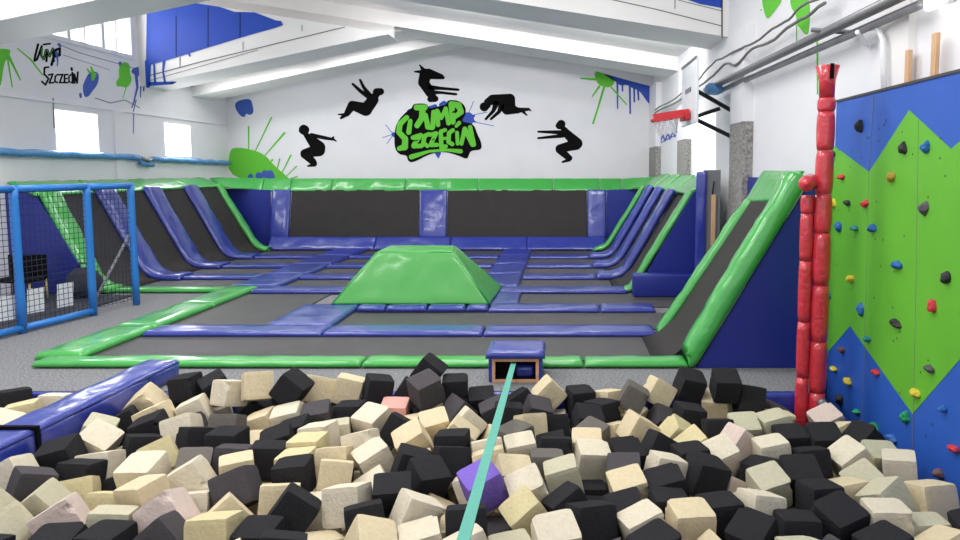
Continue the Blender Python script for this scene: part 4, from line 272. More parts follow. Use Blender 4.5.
# floor (hall) with the sunken pit in front
fl=MB().box(XL-.3,3.9,8.3,YB+.3,-.3,0).box(XL-.3,2.86,7.45,8.3,-.3,0); struct('floor',fl,'carpet')
pf=MB().box(-9.5,3.9,1.0,8.3,-1.6,-1.5); o=struct('floor_pit',pf,'pit_lining')
wl=MB().box(XL-.3,XL,-3,YB+.3,-1.6,5.12).box(XL-.3,XL,-3,14.2,5.12,8).box(XL-.3,XL,14.2,17.75,6.75,8).box(XL-.3,XL,17.75,YB+.3,5.12,8)
struct('wall_left',wl,'white_paint')
mb=MB().box(XL,XL+.035,-3,YB,3.80,3.84); struct('trim_1',mb,'white_paint')
mb=MB(); 
for y in (8.2,12.4,16.75): mb.box(XL,XL+.05,y,y+.35,0,3.8)
struct('trim_2',mb,'white_paint')
wb=MB().box(XL-.3,3.4,YB,YB+.3,-.3,8); struct('wall_back',wb,'white_paint')
mb=MB().hexa([(wallx(-3),-3,-1.6),(4.6,-3,-1.6),(4.6,YB+.3,-1.6),(wallx(YB+.3),YB+.3,-1.6),(wallx(-3),-3,8),(4.6,-3,8),(4.6,YB+.3,8),(wallx(YB+.3),YB+.3,8)])
struct('wall_right',mb,'white_paint')
# ceilings
def slab(mb,x0,x1,y0,y1,zf,add,top):
    n=6
    mb.hexa([(x0,y0,zf(x0)+add),(x1,y0,zf(x1)+add),(x1,y1,zf(x1)+add),(x0,y1,zf(x0)+add),(x0,y0,zf(x0)+top),(x1,y0,zf(x1)+top),(x1,y1,zf(x1)+top),(x0,y1,zf(x0)+top)])
    return mb
mb=slab(MB(),XL-.3,3.6,15.1,YB+.3,rz,.36,.55); struct('ceiling',mb,'beam_paint')
mb=MB().box(XL-.3,4.6,-3,13.8,7.8,8.0); struct('ceiling_front',mb,'beam_paint')
xr=3.28
mb=MB().hexa([(XL,13.75,rz(XL)),(xr,13.75,rz(xr)),(xr-.02,15.2,rz(xr)),(XL,15.2,rz(XL)),(XL,13.75,8),(xr,13.75,8),(xr,15.2,8),(XL,15.2,8)]); struct('ceiling_beam_1',mb,'beam_paint')
mb=slab(MB(),XL,3.12,18.55,20.0,rz,0,.4); struct('ceiling_beam_2',mb,'beam_paint')
mb=slab(MB(),XL,-3.2,11.6,12.75,lz,0,1.2); 
mb.hexa([(XL,11.6,lz(XL)+1.2),(-3.2,11.6,lz(-3.2)+1.2),(-3.2,12.75,lz(-3.2)+1.2),(XL,12.75,lz(XL)+1.2),(XL,11.6,7.85),(-3.2,11.6,7.85),(-3.2,12.75,7.85),(XL,12.75,7.85)])
struct('ceiling_beam_3',mb,'beam_paint')
def ltop(x): return rz(x)-.31
xe=-4.3
mb=MB().hexa([(XL,17.9,lz(XL)),(xe,17.9,lz(xe)),(xe,19.05,lz(xe)),(XL,19.05,lz(XL)),(XL,17.9,ltop(XL)),(xe,17.9,ltop(xe)),(xe,19.05,ltop(xe)),(XL,19.05,ltop(XL))])
mb.hexa([(XL,17.9,ltop(XL)),(xe,17.9,ltop(xe)),(xe,18.56,ltop(xe)),(XL,18.56,ltop(XL)),(XL,17.905,ltop(XL)+.002),(xe,17.905,ltop(xe)+.002),(xe,18.56,rz(xe)),(XL,18.56,rz(XL))])
struct('ceiling_beam_4',mb,'beam_paint')
mb=slab(MB(),XL,-2.2,20.4,21.6,lz,0,.5); struct('ceiling_beam_5',mb,'beam_paint')
mb=slab(MB(),XL,-2.2,19.0,YB,lz,.28,.5); struct('ceiling_left',mb,'beam_paint')
# block joints on the fascias
FL=(Vector((0,17.89,0)),Vector((0,1,0))); FR=(Vector((0,13.745,0)),Vector((0,1,0)))
mb=MB()
def line(mb,plane,pts,w,lift=.004):
    p,n=plane; nn=-n if (p-CAM).dot(n)>0 else n
    for a,b in zip(pts,pts[1:]):
        A=on(*a,plane);B=on(*b,plane); d=(B-A).normalized(); s=d.cross(n)*w/2
        mb.prism([A+s,B+s,B-s,A-s],nn*lift)
line(mb,FL,[(148,76),(200,62),(345,27)],.02); line(mb,FL,[(148,81),(258,50)],.012)
for u,v0,v1 in ((180,57,68),(243,42,50),(302,25,31)): line(mb,FL,[(u,v0),(u,v1)],.015)
struct('trim_3',mb,'joint')
mb=MB(); line(mb,FR,[(600,-3),(655,9),(722,26)],.016); line(mb,FR,[(675,9),(675,-4)],.014); line(mb,FR,[(678,0),(722,11)],.012); line(mb,FR,[(722,-4),(722,38)],.03)
struct('trim_4',mb,'joint')
LW=(Vector((XL,0,0)),Vector((1,0,0))); LW2=(Vector((XL+.07,0,0)),Vector((1,0,0)))
mb=MB(); line(mb,LW,[(0,80),(60,92),(120,100)],.016) if False else None
line(mb,LW,[(60,45),(80,53),(112,62),(140,70)],.014); line(mb,LW,[(63,55),(110,70)],.01); line(mb,LW,[(53,98),(54,128)],.03); line(mb,LW,[(95,98),(110,103),(125,100),(140,108)],.02)
struct('trim_5',mb,'joint')
# high windows over the left wall
z0,z1=5.12,6.75
mb=MB().box(XL-.2,XL-.17,14.2,17.75,z0,z1); g=struct('window_1',mb,'frosted')
mb=MB(); mb.box(XL-.16,XL+.03,14.2,17.8,z0,z0+.1).box(XL-.16,XL+.03,14.2,17.8,z1-.1,z1-.001)
for y in (14.2,15.35,16.5,17.62): mb.box(XL-.15,XL+.02,y,y+.1,z0+.1,z1-.1)
for y in (14.85,15.95,17.08): mb.box(XL-.14,XL-.02,y,y+.04,z0+.1,z1-.1)
f=mb.make('window_frame','white_paint',g)
# glowing panes put in for bright glare patches low on the left wall
for k,(u0,u1,v0,v1) in enumerate(((55,99,114,156),(164,191,119,157))):
    a=on(u0,v0,LW);b=on(u1,v1,LW); mb=MB().box(XL,XL+.012,a.y,b.y,2.78,3.66); struct('window_%d'%(k+2),mb,'frosted')
a=on(693,140,rplane());b=on(716,140,rplane())
mb=MB(); P=rplane(.015); 
mb.prism([on(693,113,P),on(715,113,P),on(715,177,P),on(693,177,P)],RN*.012); struct('window_4',mb,'frosted_dim')  # glowing pane put in for the soft glare on the right wall
# pebble-dash pilasters on the right wall
def pil(n,u0,u1,vt,xoff):
    pl=rplane(0); a=on(u0,150,pl).y; b=on(u1,150,pl).y; y0,y1=min(a,b),max(a,b)
    zt=on(u0,vt,pl).z
    mb=MB().box(wallx(y1)-xoff,wallx(y0)+.02,y0,y1,0,zt); struct('trim_%d'%n,mb,'pebble')
    mb=MB().box(wallx(y1)-xoff-.01,wallx(y0)+.02,y0+.03,y1-.03,zt,5.0 if y0>15 else 4.85); struct('trim_%d'%(n+1),mb,'white_paint')
pil(6,652,661,148,.10); pil(8,681,691,141,.1); pil(10,737,753,125,.14)
# skirting of dark marks: pit lining + edge pads are things
# ================================================================ PIT PADS
def edge_pad(x0,x1,lab):
    o=quadpad('pit_edge_pad',((x0,7.45,-.6),(x1,7.45,-.6),(x1,7.45,-.005),(x0,7.45,-.005)),.06,'blue_vinyl'); return setp(o,lab,'crash pad','padding on the far edge of the foam pit')
xs=[-9.4,-6.9,-4.42,-1.3,1.0,2.86]
labs=['blue padding on the far pit edge at the left end of the picture','blue padding on the far pit edge just left of the divider beam','blue padding on the far pit edge just right of the divider beam','blue padding on the far pit edge below the vaulting box','blue padding on the far pit edge beside the red padded post']
for i in range(5): edge_pad(xs[i]+.01,xs[i+1]-.01,labs[i])
struct('trim_20',MB().box(-9.5,2.86,7.44,7.5,-1.5,-.62).box(2.8,3.9,8.29,8.34,-1.5,-.001).box(2.8,2.86,7.5,8.3,-1.5,-.301),'pit_lining')
struct('wall_pit_left',MB().box(-9.6,-9.5,1,7.45,-1.6,0),'pit_lining')
struct('wall_pit_front',MB().box(-9.5,3.9,.9,1.0,-1.6,1.2),'pit_lining')
# divider beam (two padded lengths)
def bx(y): return -4.41-.02*(7.95-y)
def beam(y0,y1,lab,end=False):
    t=thing('divider_pad',(bx(y0)-.2,y0,-1.4),lab,'padded beam','padded beams dividing the foam pit')
    w=.36; zt=.2
    def f(s,tt):
        y=y0+(y1-y0)*s; x=bx(y)-w+w*tt
        return Vector((x,y,zt-.03)),Vector((0,0,1))
    pad('top_cushion',f,y1-y0,w,.05,'blue_vinyl',t,wr=.014,step=.08)
    for sgn in (0,1):
        for (a,c,zb) in ((y0,min(y1,7.37),-1.0),)+(((7.42,y1,.004),) if end else ()):
            def g(s,tt,sgn=sgn,a=a,c=c,zb=zb):
                y=a+(c-a)*s; return Vector((bx(y)-(0 if sgn else w)-(.04 if sgn else -.04),y,zb+(zt-zb-.02)*tt)),Vector((1 if sgn else -1,0,0))
            pad('side_cushion',g,c-a,zt-zb,.05,'blue_vinyl',t,wr=.016,step=.08)
    ym=min(y1,7.36)
    MB().box(bx(y0)-w+.05,bx(y0)-.05,y0+.02,ym,-1.4,zt-.03).make('core','blue_vinyl',t)
    if end: MB().box(bx(y1)-w+.02,bx(y1)-.02,7.38,y1-.01,.003,zt-.03).make('end_block','blue_vinyl',t,bevel=.03)
beam(5.8,7.95,'long blue padded beam running from the pit edge between the two foam pits',True)
beam(3.2,5.77,'nearer blue padded beam length at the left edge, before the dark strap')
xs_=bx(5.78)
o=MB().box(xs_-.372,xs_+.016,5.765,5.805,.17,.232).box(xs_+.012,xs_+.02,5.765,5.805,-.9,.2).make('strap','paint_black')
setp(o,'dark strap wrapped around the joint of the blue divider beam','strap')
# ================================================================ TRAMPOLINE COURT
RY=[8.47,10.1,11.8,13.6,15.3,17.06,18.85,20.75]
GP='safety pads of the trampoline court'
def P(x0,x1,y0,y1,m,lab,th=.075,z=.02,**k):
    return setp(flatpad('trampoline_pad',x0,x1,y0,y1,th,m,z=z,**k),lab,'safety pad',GP)
# front green edge, three lengths
for x0,x1,l in ((-6.4,-2.42,'long green front pad of the court, left length'),(-2.4,.28,'green front pad of the court directly behind the vaulting box'),(.3,1.55,'short green front pad ending at the big right slope')):
    P(x0,x1,8.3,8.62,'green_vinyl',l,.07)
# green left side strip lengths (overlapping)
for y0,y1,l in ((8.64,10.25,'green side pad nearest the pit, left edge of the court'),(10.27,12.0,'middle green side pad on the left edge of the court'),(12.02,13.82,'far green side pad with its end at the crossing blue pads')):
    P(-6.62,-6.02,y0,y1,'green_vinyl',l,.09)
# row 1
P(-5.98,-3.42,9.85,10.36,'blue_vinyl','blue cross pad in the nearest row, left length')
P(-3.4,-1.12,9.85,10.36,'blue_vinyl','blue cross pad in the nearest row, middle length before the green pyramid')
P(-1.1,1.38,9.85,10.36,'blue_vinyl','blue cross pad in the nearest row, right length ending at the big slope')
P(-4.42,-3.45,10.38,11.95,'blue_vinyl','blue lengthwise pad leading to the left front corner of the green pyramid',.08)
# row 2
P(-1.2,.66,11.55,12.05,'blue_vinyl','blue cross pad in the second row, touching the pyramid corner')
P(.68,1.6,11.55,12.05,'blue_vinyl','short blue cross pad in the second row at the foot of the right slope')
for k,(a,b) in enumerate(((-3.42,-2.95),(-2.93,-2.25),(-2.23,-1.6),(-1.58,-1.22))):
    P(a,b,11.62,11.86,'blue_vinyl',['small blue roll pad under the pyramid front, leftmost','small blue roll pad under the pyramid front, second from the left','small blue roll pad under the pyramid front, second from the right','small blue roll pad under the pyramid front, rightmost'][k],.1)
# row 3
P(-5.98,-3.75,13.35,13.85,'blue_vinyl','blue cross pad in the third row between green side pad and pyramid')
P(-1.4,1.3,13.35,13.85,'blue_vinyl','blue cross pad in the third row right of the pyramid, ending at the low box')
P(-9.0,-6.64,13.5,13.8,'green_vinyl','green floor pad at the foot of the left slope beside the cage',.08)
P(-1.45,-.74,12.07,13.33,'blue_vinyl','blue lengthwise pad just right of the pyramid base',.06)
wh=['fourth','fifth','sixth']
for i in (4,5,6):
    y=RY[i]
    P(-8.2,-6.62,y-.25,y+.25,'blue_vinyl','blue cross pad in the %s row, left of the left lengthwise pads'%wh[i-4])
    P(-5.65,-1.65,y-.25,y+.25,'blue_vinyl','blue cross pad in the %s row, passing behind the pyramid'%wh[i-4])
    P(-.82,.78,y-.25,y+.25,'blue_vinyl','blue cross pad in the %s row, right of the pyramid'%wh[i-4])
ys=[13.87,15.5,17.2,18.95,20.5]; nm=['nearest','second','third','farthest']
for i in range(4):
    P(-6.6,-5.68,ys[i],ys[i+1]-.02,'blue_vinyl','blue lengthwise pad left of the pyramid, %s of its line'%nm[i],.085)
    P(-1.63,-.84,ys[i],ys[i+1]-.02,'blue_vinyl','wrinkled blue lengthwise pad right of the pyramid, %s of its line'%nm[i],.085,wr=.02)
# beds on the floor
def B(x0,x1,y0,y1,l):
    o=MB().box(x0,x1,y0,y1,.003,.02).make('trampoline_bed','bed'); return setp(o,l,'trampoline bed','flat jumping beds of the court')
B(-6.02,1.55,8.62,9.85,'wide front trampoline bed behind the green front pad')
B(-6.02,-4.42,10.36,13.35,'deep trampoline bed between the green side pad and the pyramid')
B(-3.45,2.3,10.36,11.55,'trampoline bed right in front of the green pyramid')
B(-.74,2.3,12.07,13.33,'trampoline bed right of the pyramid, second row')
cn=['far left column','column left of the pyramid line','column behind the pyramid','right column']
for i in range(3,7):
    y0=RY[i]+.25; y1=RY[i+1]-.25
    for c,(a,b) in enumerate(((-8.95,-6.62),(-5.68,-1.65),(-.84,1.42))):
        B(a,b,y0,y1,'small trampoline bed, %s, %s row of the back group'%(('far left column','middle column','right column')[c],('first','second','third','last')[i-3]))
# side slopes
def slope_bed(y0,y1,x0,x1,z1,l):
    f,a,b=pathf(bend(x0+(.3 if x1<x0 else -.3),x0,x1,z1,z0=.005),y0,y1)
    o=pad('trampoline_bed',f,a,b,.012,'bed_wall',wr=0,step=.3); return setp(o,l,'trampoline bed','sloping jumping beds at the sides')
def rail(y0,y1,x0,x1,x2,z1,m,l,th=.14,puff=.03,r=.35):
    f,a,b=pathf(bend(x0,x1,x2,z1,r=r),y0,y1)
    o=pad('slope_pad',f,a,b,th,m,wr=.022,puff=puff,step=.1); return setp(o,l,'safety pad','long pads running up the side slopes')
on4=['nearest','second','third','farthest']
for i in range(3,7):
    slope_bed(RY[i]+.2,RY[i+1]-.2,-8.95,-10.0,1.95,'sloping trampoline bed on the left side, %s from the cage'%on4[i-3])
    slope_bed(RY[i]+.2,RY[i+1]-.2,1.4,2.6,1.97,'sloping trampoline bed on the rear right side, %s one'%on4[i-3])
slope_bed(8.66,9.98,1.5,2.82,2.1,'sloping trampoline bed of the big right front slope')
rail(13.4,13.9,-8.75,-9.1,-10.0,1.97,'green_vinyl','green pad up the left slope seen through the cage net',.1)
for i,l in ((4,'blue pad up the left slope, nearest to the cage'),(5,'blue pad up the left slope, middle of three'),(6,'blue pad up the left slope, farthest of three')):
    rail(RY[i]-.33,RY[i]+.33,-8.22,-8.95,-10.0,1.97,'blue_vinyl',l,.1)
rail(20.35,20.65,-8.6,-8.9,-10.05,1.97,'green_vinyl','narrow green pad up the left slope in the back corner',.1)
rail(13.5,13.8,1.25,1.4,2.6,1.99,'green_vinyl','green pad up the right slope behind the low blue box',.09,.02,r=.1)
for i,l in ((4,'blue pad up the rear right slope, nearest of three'),(5,'blue pad up the rear right slope, middle of three'),(6,'blue pad up the rear right slope, farthest of three')):
    rail(RY[i]-.25,RY[i]+.25,.8,1.4,2.5,1.95,'blue_vinyl',l,.13)
rail(20.4,20.62,1.2,1.35,2.5,1.92,'green_vinyl','narrow green pad up the right slope in the back corner',.1)
rail(9.98,10.22,1.42,1.5,2.78,1.95,'green_vinyl','slimmer far green pad on the big right front slope',.09,.03,r=.06)
rail(8.3,8.7,1.56,1.64,2.96,2.3,'green_vinyl','wide puffy near green pad on the big right front slope',.17,.06,r=.08)
# caps along the wall tops
def cap(c,l,m='green_vinyl',flip=False):
    o=quadpad('top_cap_pad',c,.05,m,flip=flip,wr=.02); return setp(o,l,'safety pad','green pads capping the court walls')
yc=[13.3,15.2,17.0,18.8,20.6]
for i in range(4):
    cap(((-9.95,yc[i]+.01,1.9),(-9.95,yc[i+1],1.9),(-10.5,yc[i+1],2.15),(-10.5,yc[i]+.01,2.15)),'green cap pad on top of the left slopes, %s one'%on4[i])
cap(((-9.95,20.62,1.88),(-9.2,21.4,1.78),(-9.2,21.8,2.12),(-10.5,21.0,2.14)),'green cap pad in the back left corner')
us=[242,262,290,331,405,478,553,600,622]
posn=['first','second','third','fourth','fifth','sixth','seventh','eighth']
for i in range(8):
    a=AY(us[i],185,21.4).x+.01; b=AY(us[i+1],185,21.4).x
    cap(((a,21.35,1.74),(b,21.35,1.74),(b,21.62,2.13),(a,21.62,2.13)),'green cap pad on the back wall, %s from the left'%posn[i])
cap(((1.92,21.35,1.76),(2.52,20.7,1.9),(2.95,20.9,2.2),(1.92,21.62,2.13)),'green cap pad in the back right corner')
yr=[13.5,15.2,17.0,18.8,20.6]
for i in range(4):
    cap(((2.5,yr[i]+.01,1.92),(2.5,yr[i+1],1.9),(2.94,yr[i+1],2.24),(2.94,yr[i]+.01,2.28)),'light green cap pad on the rear right slopes, %s one'%on4[i],flip=True)
cap(((2.76,8.62,2.02),(2.74,10.3,1.9),(3.02,10.3,2.38),(3.0,8.62,2.38)),'wide green cap sheet at the top of the big right front slope',flip=True)
# side panels (skirts)
def skirt(poly,y,l,m='blue_panel'):
    o=MB().prism([(x,y,z) for x,z in poly],(0,.04,0)).make('side_panel',m); return setp(o,l,'side panel','blue panels closing the slope ends')
skirt([(-8.95,0.02),(-10.02,1.93),(-10.58,2.1),(-10.58,0.02)],13.36,'blue panel closing the left slope end behind the cage')
skirt([(1.46,.02),(2.56,1.96),(2.97,2.22),(2.97,.02)],13.44,'blue panel closing the rear right slope beside the tall column')
skirt([(1.66,.005),(2.98,2.28),(3.12,2.3),(3.12,.005)],8.33,'large dark blue triangular panel under the big right front slope')
# back wall of the court
ybt=lambda z: 21.02+.33*(z-.38)/1.45
def bw(x0,x1,m,l,z0=.36,z1=1.8,nm_='upright_pad',th=.06):
    o=quadpad(nm_,((x0,ybt(z0),z0),(x1,ybt(z0),z0),(x1,ybt(z1),z1),(x0,ybt(z1),z1)),th,m); return setp(o,l,'safety pad' if nm_=='upright_pad' else 'trampoline bed')
bw(-8.75,-8.18,'blue_vinyl','blue upright pad at the left end of the back trampolines')
bw(-4.25,-3.43,'blue_vinyl','blue upright pad between the two back wall trampolines')
bw(.83,1.4,'blue_vinyl','blue upright pad at the right end of the back trampolines')
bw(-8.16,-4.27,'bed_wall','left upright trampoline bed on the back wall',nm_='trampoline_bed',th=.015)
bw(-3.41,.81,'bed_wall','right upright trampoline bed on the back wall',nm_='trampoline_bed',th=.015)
def tri(c,l): 
    n=Vector((0,-1,0)); o=MB().prism(c,(0,.04,0)).make('corner_panel','blue_panel'); return setp(o,l,'side panel')
tri([(-8.77,21.2,.35),(-8.77,21.2,1.8),(-10.5,21.2,1.85),(-9.6,21.2,.1),(-8.9,21.2,.1)],'blue corner panel at the back left of the court')
tri([(1.42,21.2,.35),(1.42,21.2,1.8),(2.95,21.2,1.85),(2.2,21.2,.1),(1.5,21.2,.1)],'blue corner panel at the back right of the court')
xb=[AY(u,245,20.9).x for u in (270,376,451,527,605)]
for i in range(4):
    o=quadpad('foot_pad',((xb[i]+.01,20.62,.03),(xb[i+1],20.62,.03),(xb[i+1],21.0,.38),(xb[i]+.01,21.0,.38)),.05,'blue_vinyl',wr=.025)
    setp(o,'sloped blue pad at the foot of the back wall, '+['leftmost length','second length from the left','third length from the left','rightmost length'][i],'safety pad','sloped pads along the back foot')
# ---- pyramid
t=thing('pyramid_ramp',(-2.55,12.7,.1),'large green vinyl pyramid with a flat top in the middle of the trampolines','soft play block')
b0=[(-3.92,11.9,.1),(-1.22,11.9,.1),(-1.15,13.62,.1),(-3.85,13.62,.1)]; t0=[(-3.2,12.3,.97),(-1.93,12.3,.97),(-1.95,12.95,.99),(-3.15,12.95,.99)]
t0=[(-3.22,12.25,.95),(-1.88,12.25,.95),(-1.95,12.85,.99),(-3.12,12.85,.99)]
for i,nm_ in enumerate(('front_face','right_face','rear_face','left_face')):
    j=(i+1)%4; quadpad('side_face',(b0[i],b0[j],t0[j],t0[i]),.02,'green_smooth',t,wr=.012)
quadpad('top_face',t0,.03,'green_smooth',t,wr=.008)
for i in range(4):
    j=(i+1)%4; MB().tube([b0[i],t0[i]],.022,6).make('edge_piping','green_vinyl',t,smooth=True)
    if i in (0,): MB().tube([t0[i],t0[j]],.016,6).make('edge_piping','green_vinyl',t,smooth=True)
# ---- low blue box on right
t=thing('low_block',(1.9,13.4,.0),'low blue rectangular soft block at the foot of the rear right slope','soft play block')
MB().box(1.38,2.62,13.0,13.33,.02,.44).make('body','blue_panel',t,bevel=.03)
# ---- tall column by the wall
x0=AY(697,200,12.9).x; x1=AY(706,200,12.9).x; x2=AY(720,200,12.9).x
t=thing('padded_column',(x0,12.9,0),'tall column with a blue padded face and a grey side next to the rear slope','padded column')
quadpad('blue_pad',((x0-.02,12.9,.02),(x1,12.86,.02),(x1,12.86,2.38),(x0-.02,12.9,2.36)),.05,'blue_vinyl',t,wr=.03)
MB().box(x1+.005,x2,12.88,13.2,.02,2.4).make('grey_side','board_grey',t)
MB().box(x1+.09,x1+.17,12.83,12.87,1.0,1.95).make('wooden_slat','wood',t,bevel=.005)
MB().tube([(x1+.1,12.84,1.95),(x1+.13,12.84,2.2)],.012,5).make('cord','paint_black',t)
mb=MB(); ya,yb_=10.35,12.8
mb.hexa([(wallx(ya)-.08,ya,.02),(wallx(ya)-.02,ya,.02),(wallx(yb_)-.02,yb_,.02),(wallx(yb_)-.08,yb_,.02),(wallx(ya)-.08,ya,2.28),(wallx(ya)-.02,ya,2.28),(wallx(yb_)-.02,yb_,2.28),(wallx(yb_)-.08,yb_,2.28)])
setp(mb.make('wall_mat','blue_panel',bevel=.01),'blue wall mat between the tall column and the big right slope','wall mat')
# ================================================================ RED PADDED POST
px,py=2.735,7.27
t=thing('padded_post',(px,py,-.35),'tall red padded post with a flared top beside the climbing wall','padded post')
def sausage(mb,x,y,z0,z1,r,n=14):
    pts=[];rad=[];k=7
    for i in range(k+1):
        f=i/k; pts.append((x,y,z0+(z1-z0)*f)); rad.append(r*(.86+.14*math.sin(math.pi*f)**.4))
    mb.tube(pts,r,n,rad)
ztop=AY(828,66,py).z; zs=[-.5,.05,.6,1.2,1.75,2.15,2.6,3.0,ztop-.32]
for a,b in zip(zs,zs[1:]):
    mb=MB(); sausage(mb,px,py,a,b-.004,.092); mb.make('sleeve','red_vinyl',t,smooth=True)
mb=MB().tube([(px,py,ztop-.32),(px,py,ztop-.15),(px,py,ztop)],.08,14,[.075,.082,.12]); mb.make('flared_sleeve','red_vinyl',t,smooth=True)
MB().box(px-.015,px+.02,py-.125,py-.1,ztop-.14,ztop+.01).make('slit','paint_black',t)
t=thing('padded_post',(2.6,7.3,-.4),'shorter red padded post with a side elbow left of the tall red post','padded post')
zs=[-.4,.2,.8,1.45,1.95,2.14]
for a,b in zip(zs,zs[1:]):
    mb=MB(); sausage(mb,2.585,7.31,a,b-.004,.07); mb.make('sleeve','red_vinyl',t,smooth=True)
zc_=2.26
mb=MB(); mb.tube([(2.645,7.31,zc_),(2.6,7.3,zc_+.02),(2.53,7.2,zc_),(2.5,7.1,zc_)],.08,12,[.08,.085,.085,.07]); el=mb.make('elbow','red_vinyl',t,smooth=True)
MB().tube([(2.505,7.11,zc_),(2.495,7.085,zc_)],.035,10).make('end_cap','red_metal',el,smooth=True)
o=MB().tube([(px+.01,py-.16,-.03),(px+.01,py-.1,-.03)],.045,12).make('bolt_cap','steel_grey',smooth=True); setp(o,'round metal end cap at the bottom of the red post','metal cap')
# ================================================================ CLIMBING WALL
XC=3.2; CW=(Vector((XC,0,0)),Vector((1,0,0)))
t=thing('climbing_wall',(XC,6,-.3),'climbing wall painted with blue and green zigzags on the right','climbing wall')
MB().box(XC,XC+.05,3.6,8.2,-.45,3.18).make('panel','climb_blue',t)
def cpoly(pts): return MB().prism([on(u,v,(Vector((XC-.003,0,0)),Vector((1,0,0)))) for u,v in pts],(.002,0,0))
e=AX(1000,150,XC)
cpoly([(833,145),(869,172),(909,110),(951,149),(1010,96),(1010,318),(960,359),(912.5,414),(850,326),(827,353)]).make('green_field','climb_green',t)
mb=MB(); line(mb,CW,[(874,96),(869,172),(866,300),(862,440)],.008,.004); line(mb,CW,[(919,120),(916,300),(912,500)],.008,.004); mb.make('panel_joint','joint',t)
MB().box(XC-.012,XC+.06,3.6,8.2,3.18,3.205).make('top_edge','climb_edge',t)
o=quadpad('base_pad',((XC-.02,8.2,-.33),(XC-.26,8.2,-.62),(XC-.26,3.6,-.62),(XC-.02,3.6,-.3)),.04,'blue_panel',flip=False); setp(o,'dark blue slanted pad along the foot of the climbing wall','crash pad')
mb=MB(); 
for i in range(70):
    y=random.uniform(4.2,8.1);z=random.uniform(-.1,3.0); mb.prism([(XC-.004,y+.012*math.cos(a),z+.012*math.sin(a)) for a in [k*math.pi/3 for k in range(6)]],(.001,0,0))
mb.make('bolt_hole','climb_edge',t)
HO=[(861,126,6,13,'hold_black','black wedge hold near the top blue field'),(905,148,6,14,'hold_black','black oblong hold above the centre of the green field'),
(928,147,6,13,'hold_blue','blue ragged hold at the upper right of the green field'),(893,177,6,12,'hold_ochre','ochre hold below the green peak'),(843,177,5,6,'hold_red','small square red hold at upper left of the green field'),
(834,154,4,6,'hold_black','small black hook hold at the wall edge near the top'),(834,203,5,9,'hold_yellow','small yellow hold beside the red post elbow'),(849,203,5,6,'hold_black','small black hold right of the yellow hold by the post'),
(866,204,7,8,'hold_red','round red hold in the upper green field'),(925,209,9,15,'hold_grey','grey horn shaped hold pointing down'),(840,227,6,11,'hold_blue','blue upright hold left of three in a row'),
(856,228,6,6,'hold_teal','small teal hold in the middle of three in a row'),(874,228,7,9,'hold_blue','blue double hold, right of three in a row'),(899,265,10,9,'hold_blue','blue hold in the middle of the green field'),
(852,279,6,8,'hold_yellow','yellow hold in the lower left of the green field'),(948,278,9,14,'hold_black','large black hold at the right edge of the green field'),(830,295,4,8,'hold_teal','teal hold at the left wall edge beside the post'),
(862,309,6,13,'hold_blue','blue T shaped hold in the lower green field'),(934,306,7,15,'hold_red','long red hold at the right of the green field'),(897,323,11,10,'hold_black','black pebble shaped hold in the lower green field'),
(869,339,6,7,'hold_teal','dark teal hold on the edge of green and blue'),(843,350,5,7,'hold_brown','brown hold on the lower blue peak'),(835,369,7,5,'hold_yellow','flat yellow hold in the lower blue field, left one'),
(849,381,7,8,'hold_yellow','yellow hold just right of and below the flat yellow one'),(877,372,7,7,'hold_red','red hold on the slanting border of green and blue'),(931,369,11,8,'hold_grey','grey flat hold near the lower green tip'),
(917,393,10,9,'hold_yellow','large yellow hold inside the lower green tip'),(841,400,6,12,'hold_black','black upright hold just above the base pad'),(858,412,6,6,'hold_green','small green hold near the base pad'),
(875,426,9,8,'hold_green','green hold above the base pad, larger of the low pair'),(907,417,8,13,'hold_green','green stacked hold under the green tip'),(893,438,10,8,'hold_slate','slate blue hold barely darker than the blue wall'),
(945,409,6,8,'hold_blue','dark blue hold in the lower right blue field'),(956,449,10,8,'hold_red','red hold cut by the right edge of the picture'),(941,474,10,10,'hold_brown','brown hold low in the blue field at the right')]
for k,(u,v,w,h,m,l) in enumerate(HO):
    c=on(u,v,CW); dy=w/2*c.y/F*c.y/XC; dz=h/2*c.y/F; dy=min(dy,.16)*.8; dz*=.92
    bm=bmesh.new(); bmesh.ops.create_icosphere(bm,subdivisions=3,radius=1)
    for vv in bm.verts:
        s=1+.35*noise.noise(vv.co*1.3+Vector((k*3.7,0,0)))+.12*noise.noise(vv.co*3+Vector((0,k,0)))
        co=vv.co*s; taper=1-.35*(co.z if k%3 else -co.z)*(1 if k%2 else -.4)
        vv.co=Vector((max(-1.1,min(co.x,0.02))*.06,co.y*dy*taper,co.z*dz))
    me=bpy.data.meshes.new('climbing_hold'); bm.to_mesh(me); bm.free(); me.materials.append(MAT[m])
    for p in me.polygons: p.use_smooth=True
    o=bpy.data.objects.new('climbing_hold',me); COL.objects.link(o); o.location=(XC-.002,c.y,c.z); setp(o,l,'climbing hold','holds bolted to the climbing wall')
# studs and wall lamp behind
for u,w,l in ((907,.07,'shorter wooden stud standing behind the climbing wall, left one'),(934,.08,'taller wooden stud standing behind the climbing wall, right one')):
    y=3.32*F/(u-U0); c=AX(u,50 if u<920 else 33,3.36)
    o=MB().box(3.36,3.4,c.y-w*.5,c.y+w*.5,0,c.z).make('wooden_stud','wood',bevel=.004); setp(o,l,'wooden post')
c=on(936,3,rplane(.15)); t=thing('wall_lamp',c,'small bright lamp on the wall above the climbing wall','lamp')
MB().box(c.x-.06,c.x+.02,c.y-.12,c.y+.12,c.z-.05,c.z+.09).make('lamp_lens','lamp_glow',t,bevel=.03); MB().box(c.x+.025,c.x+.13,c.y-.08,c.y+.08,c.z,c.z+.12).make('lamp_housing','board_white',t,bevel=.02)
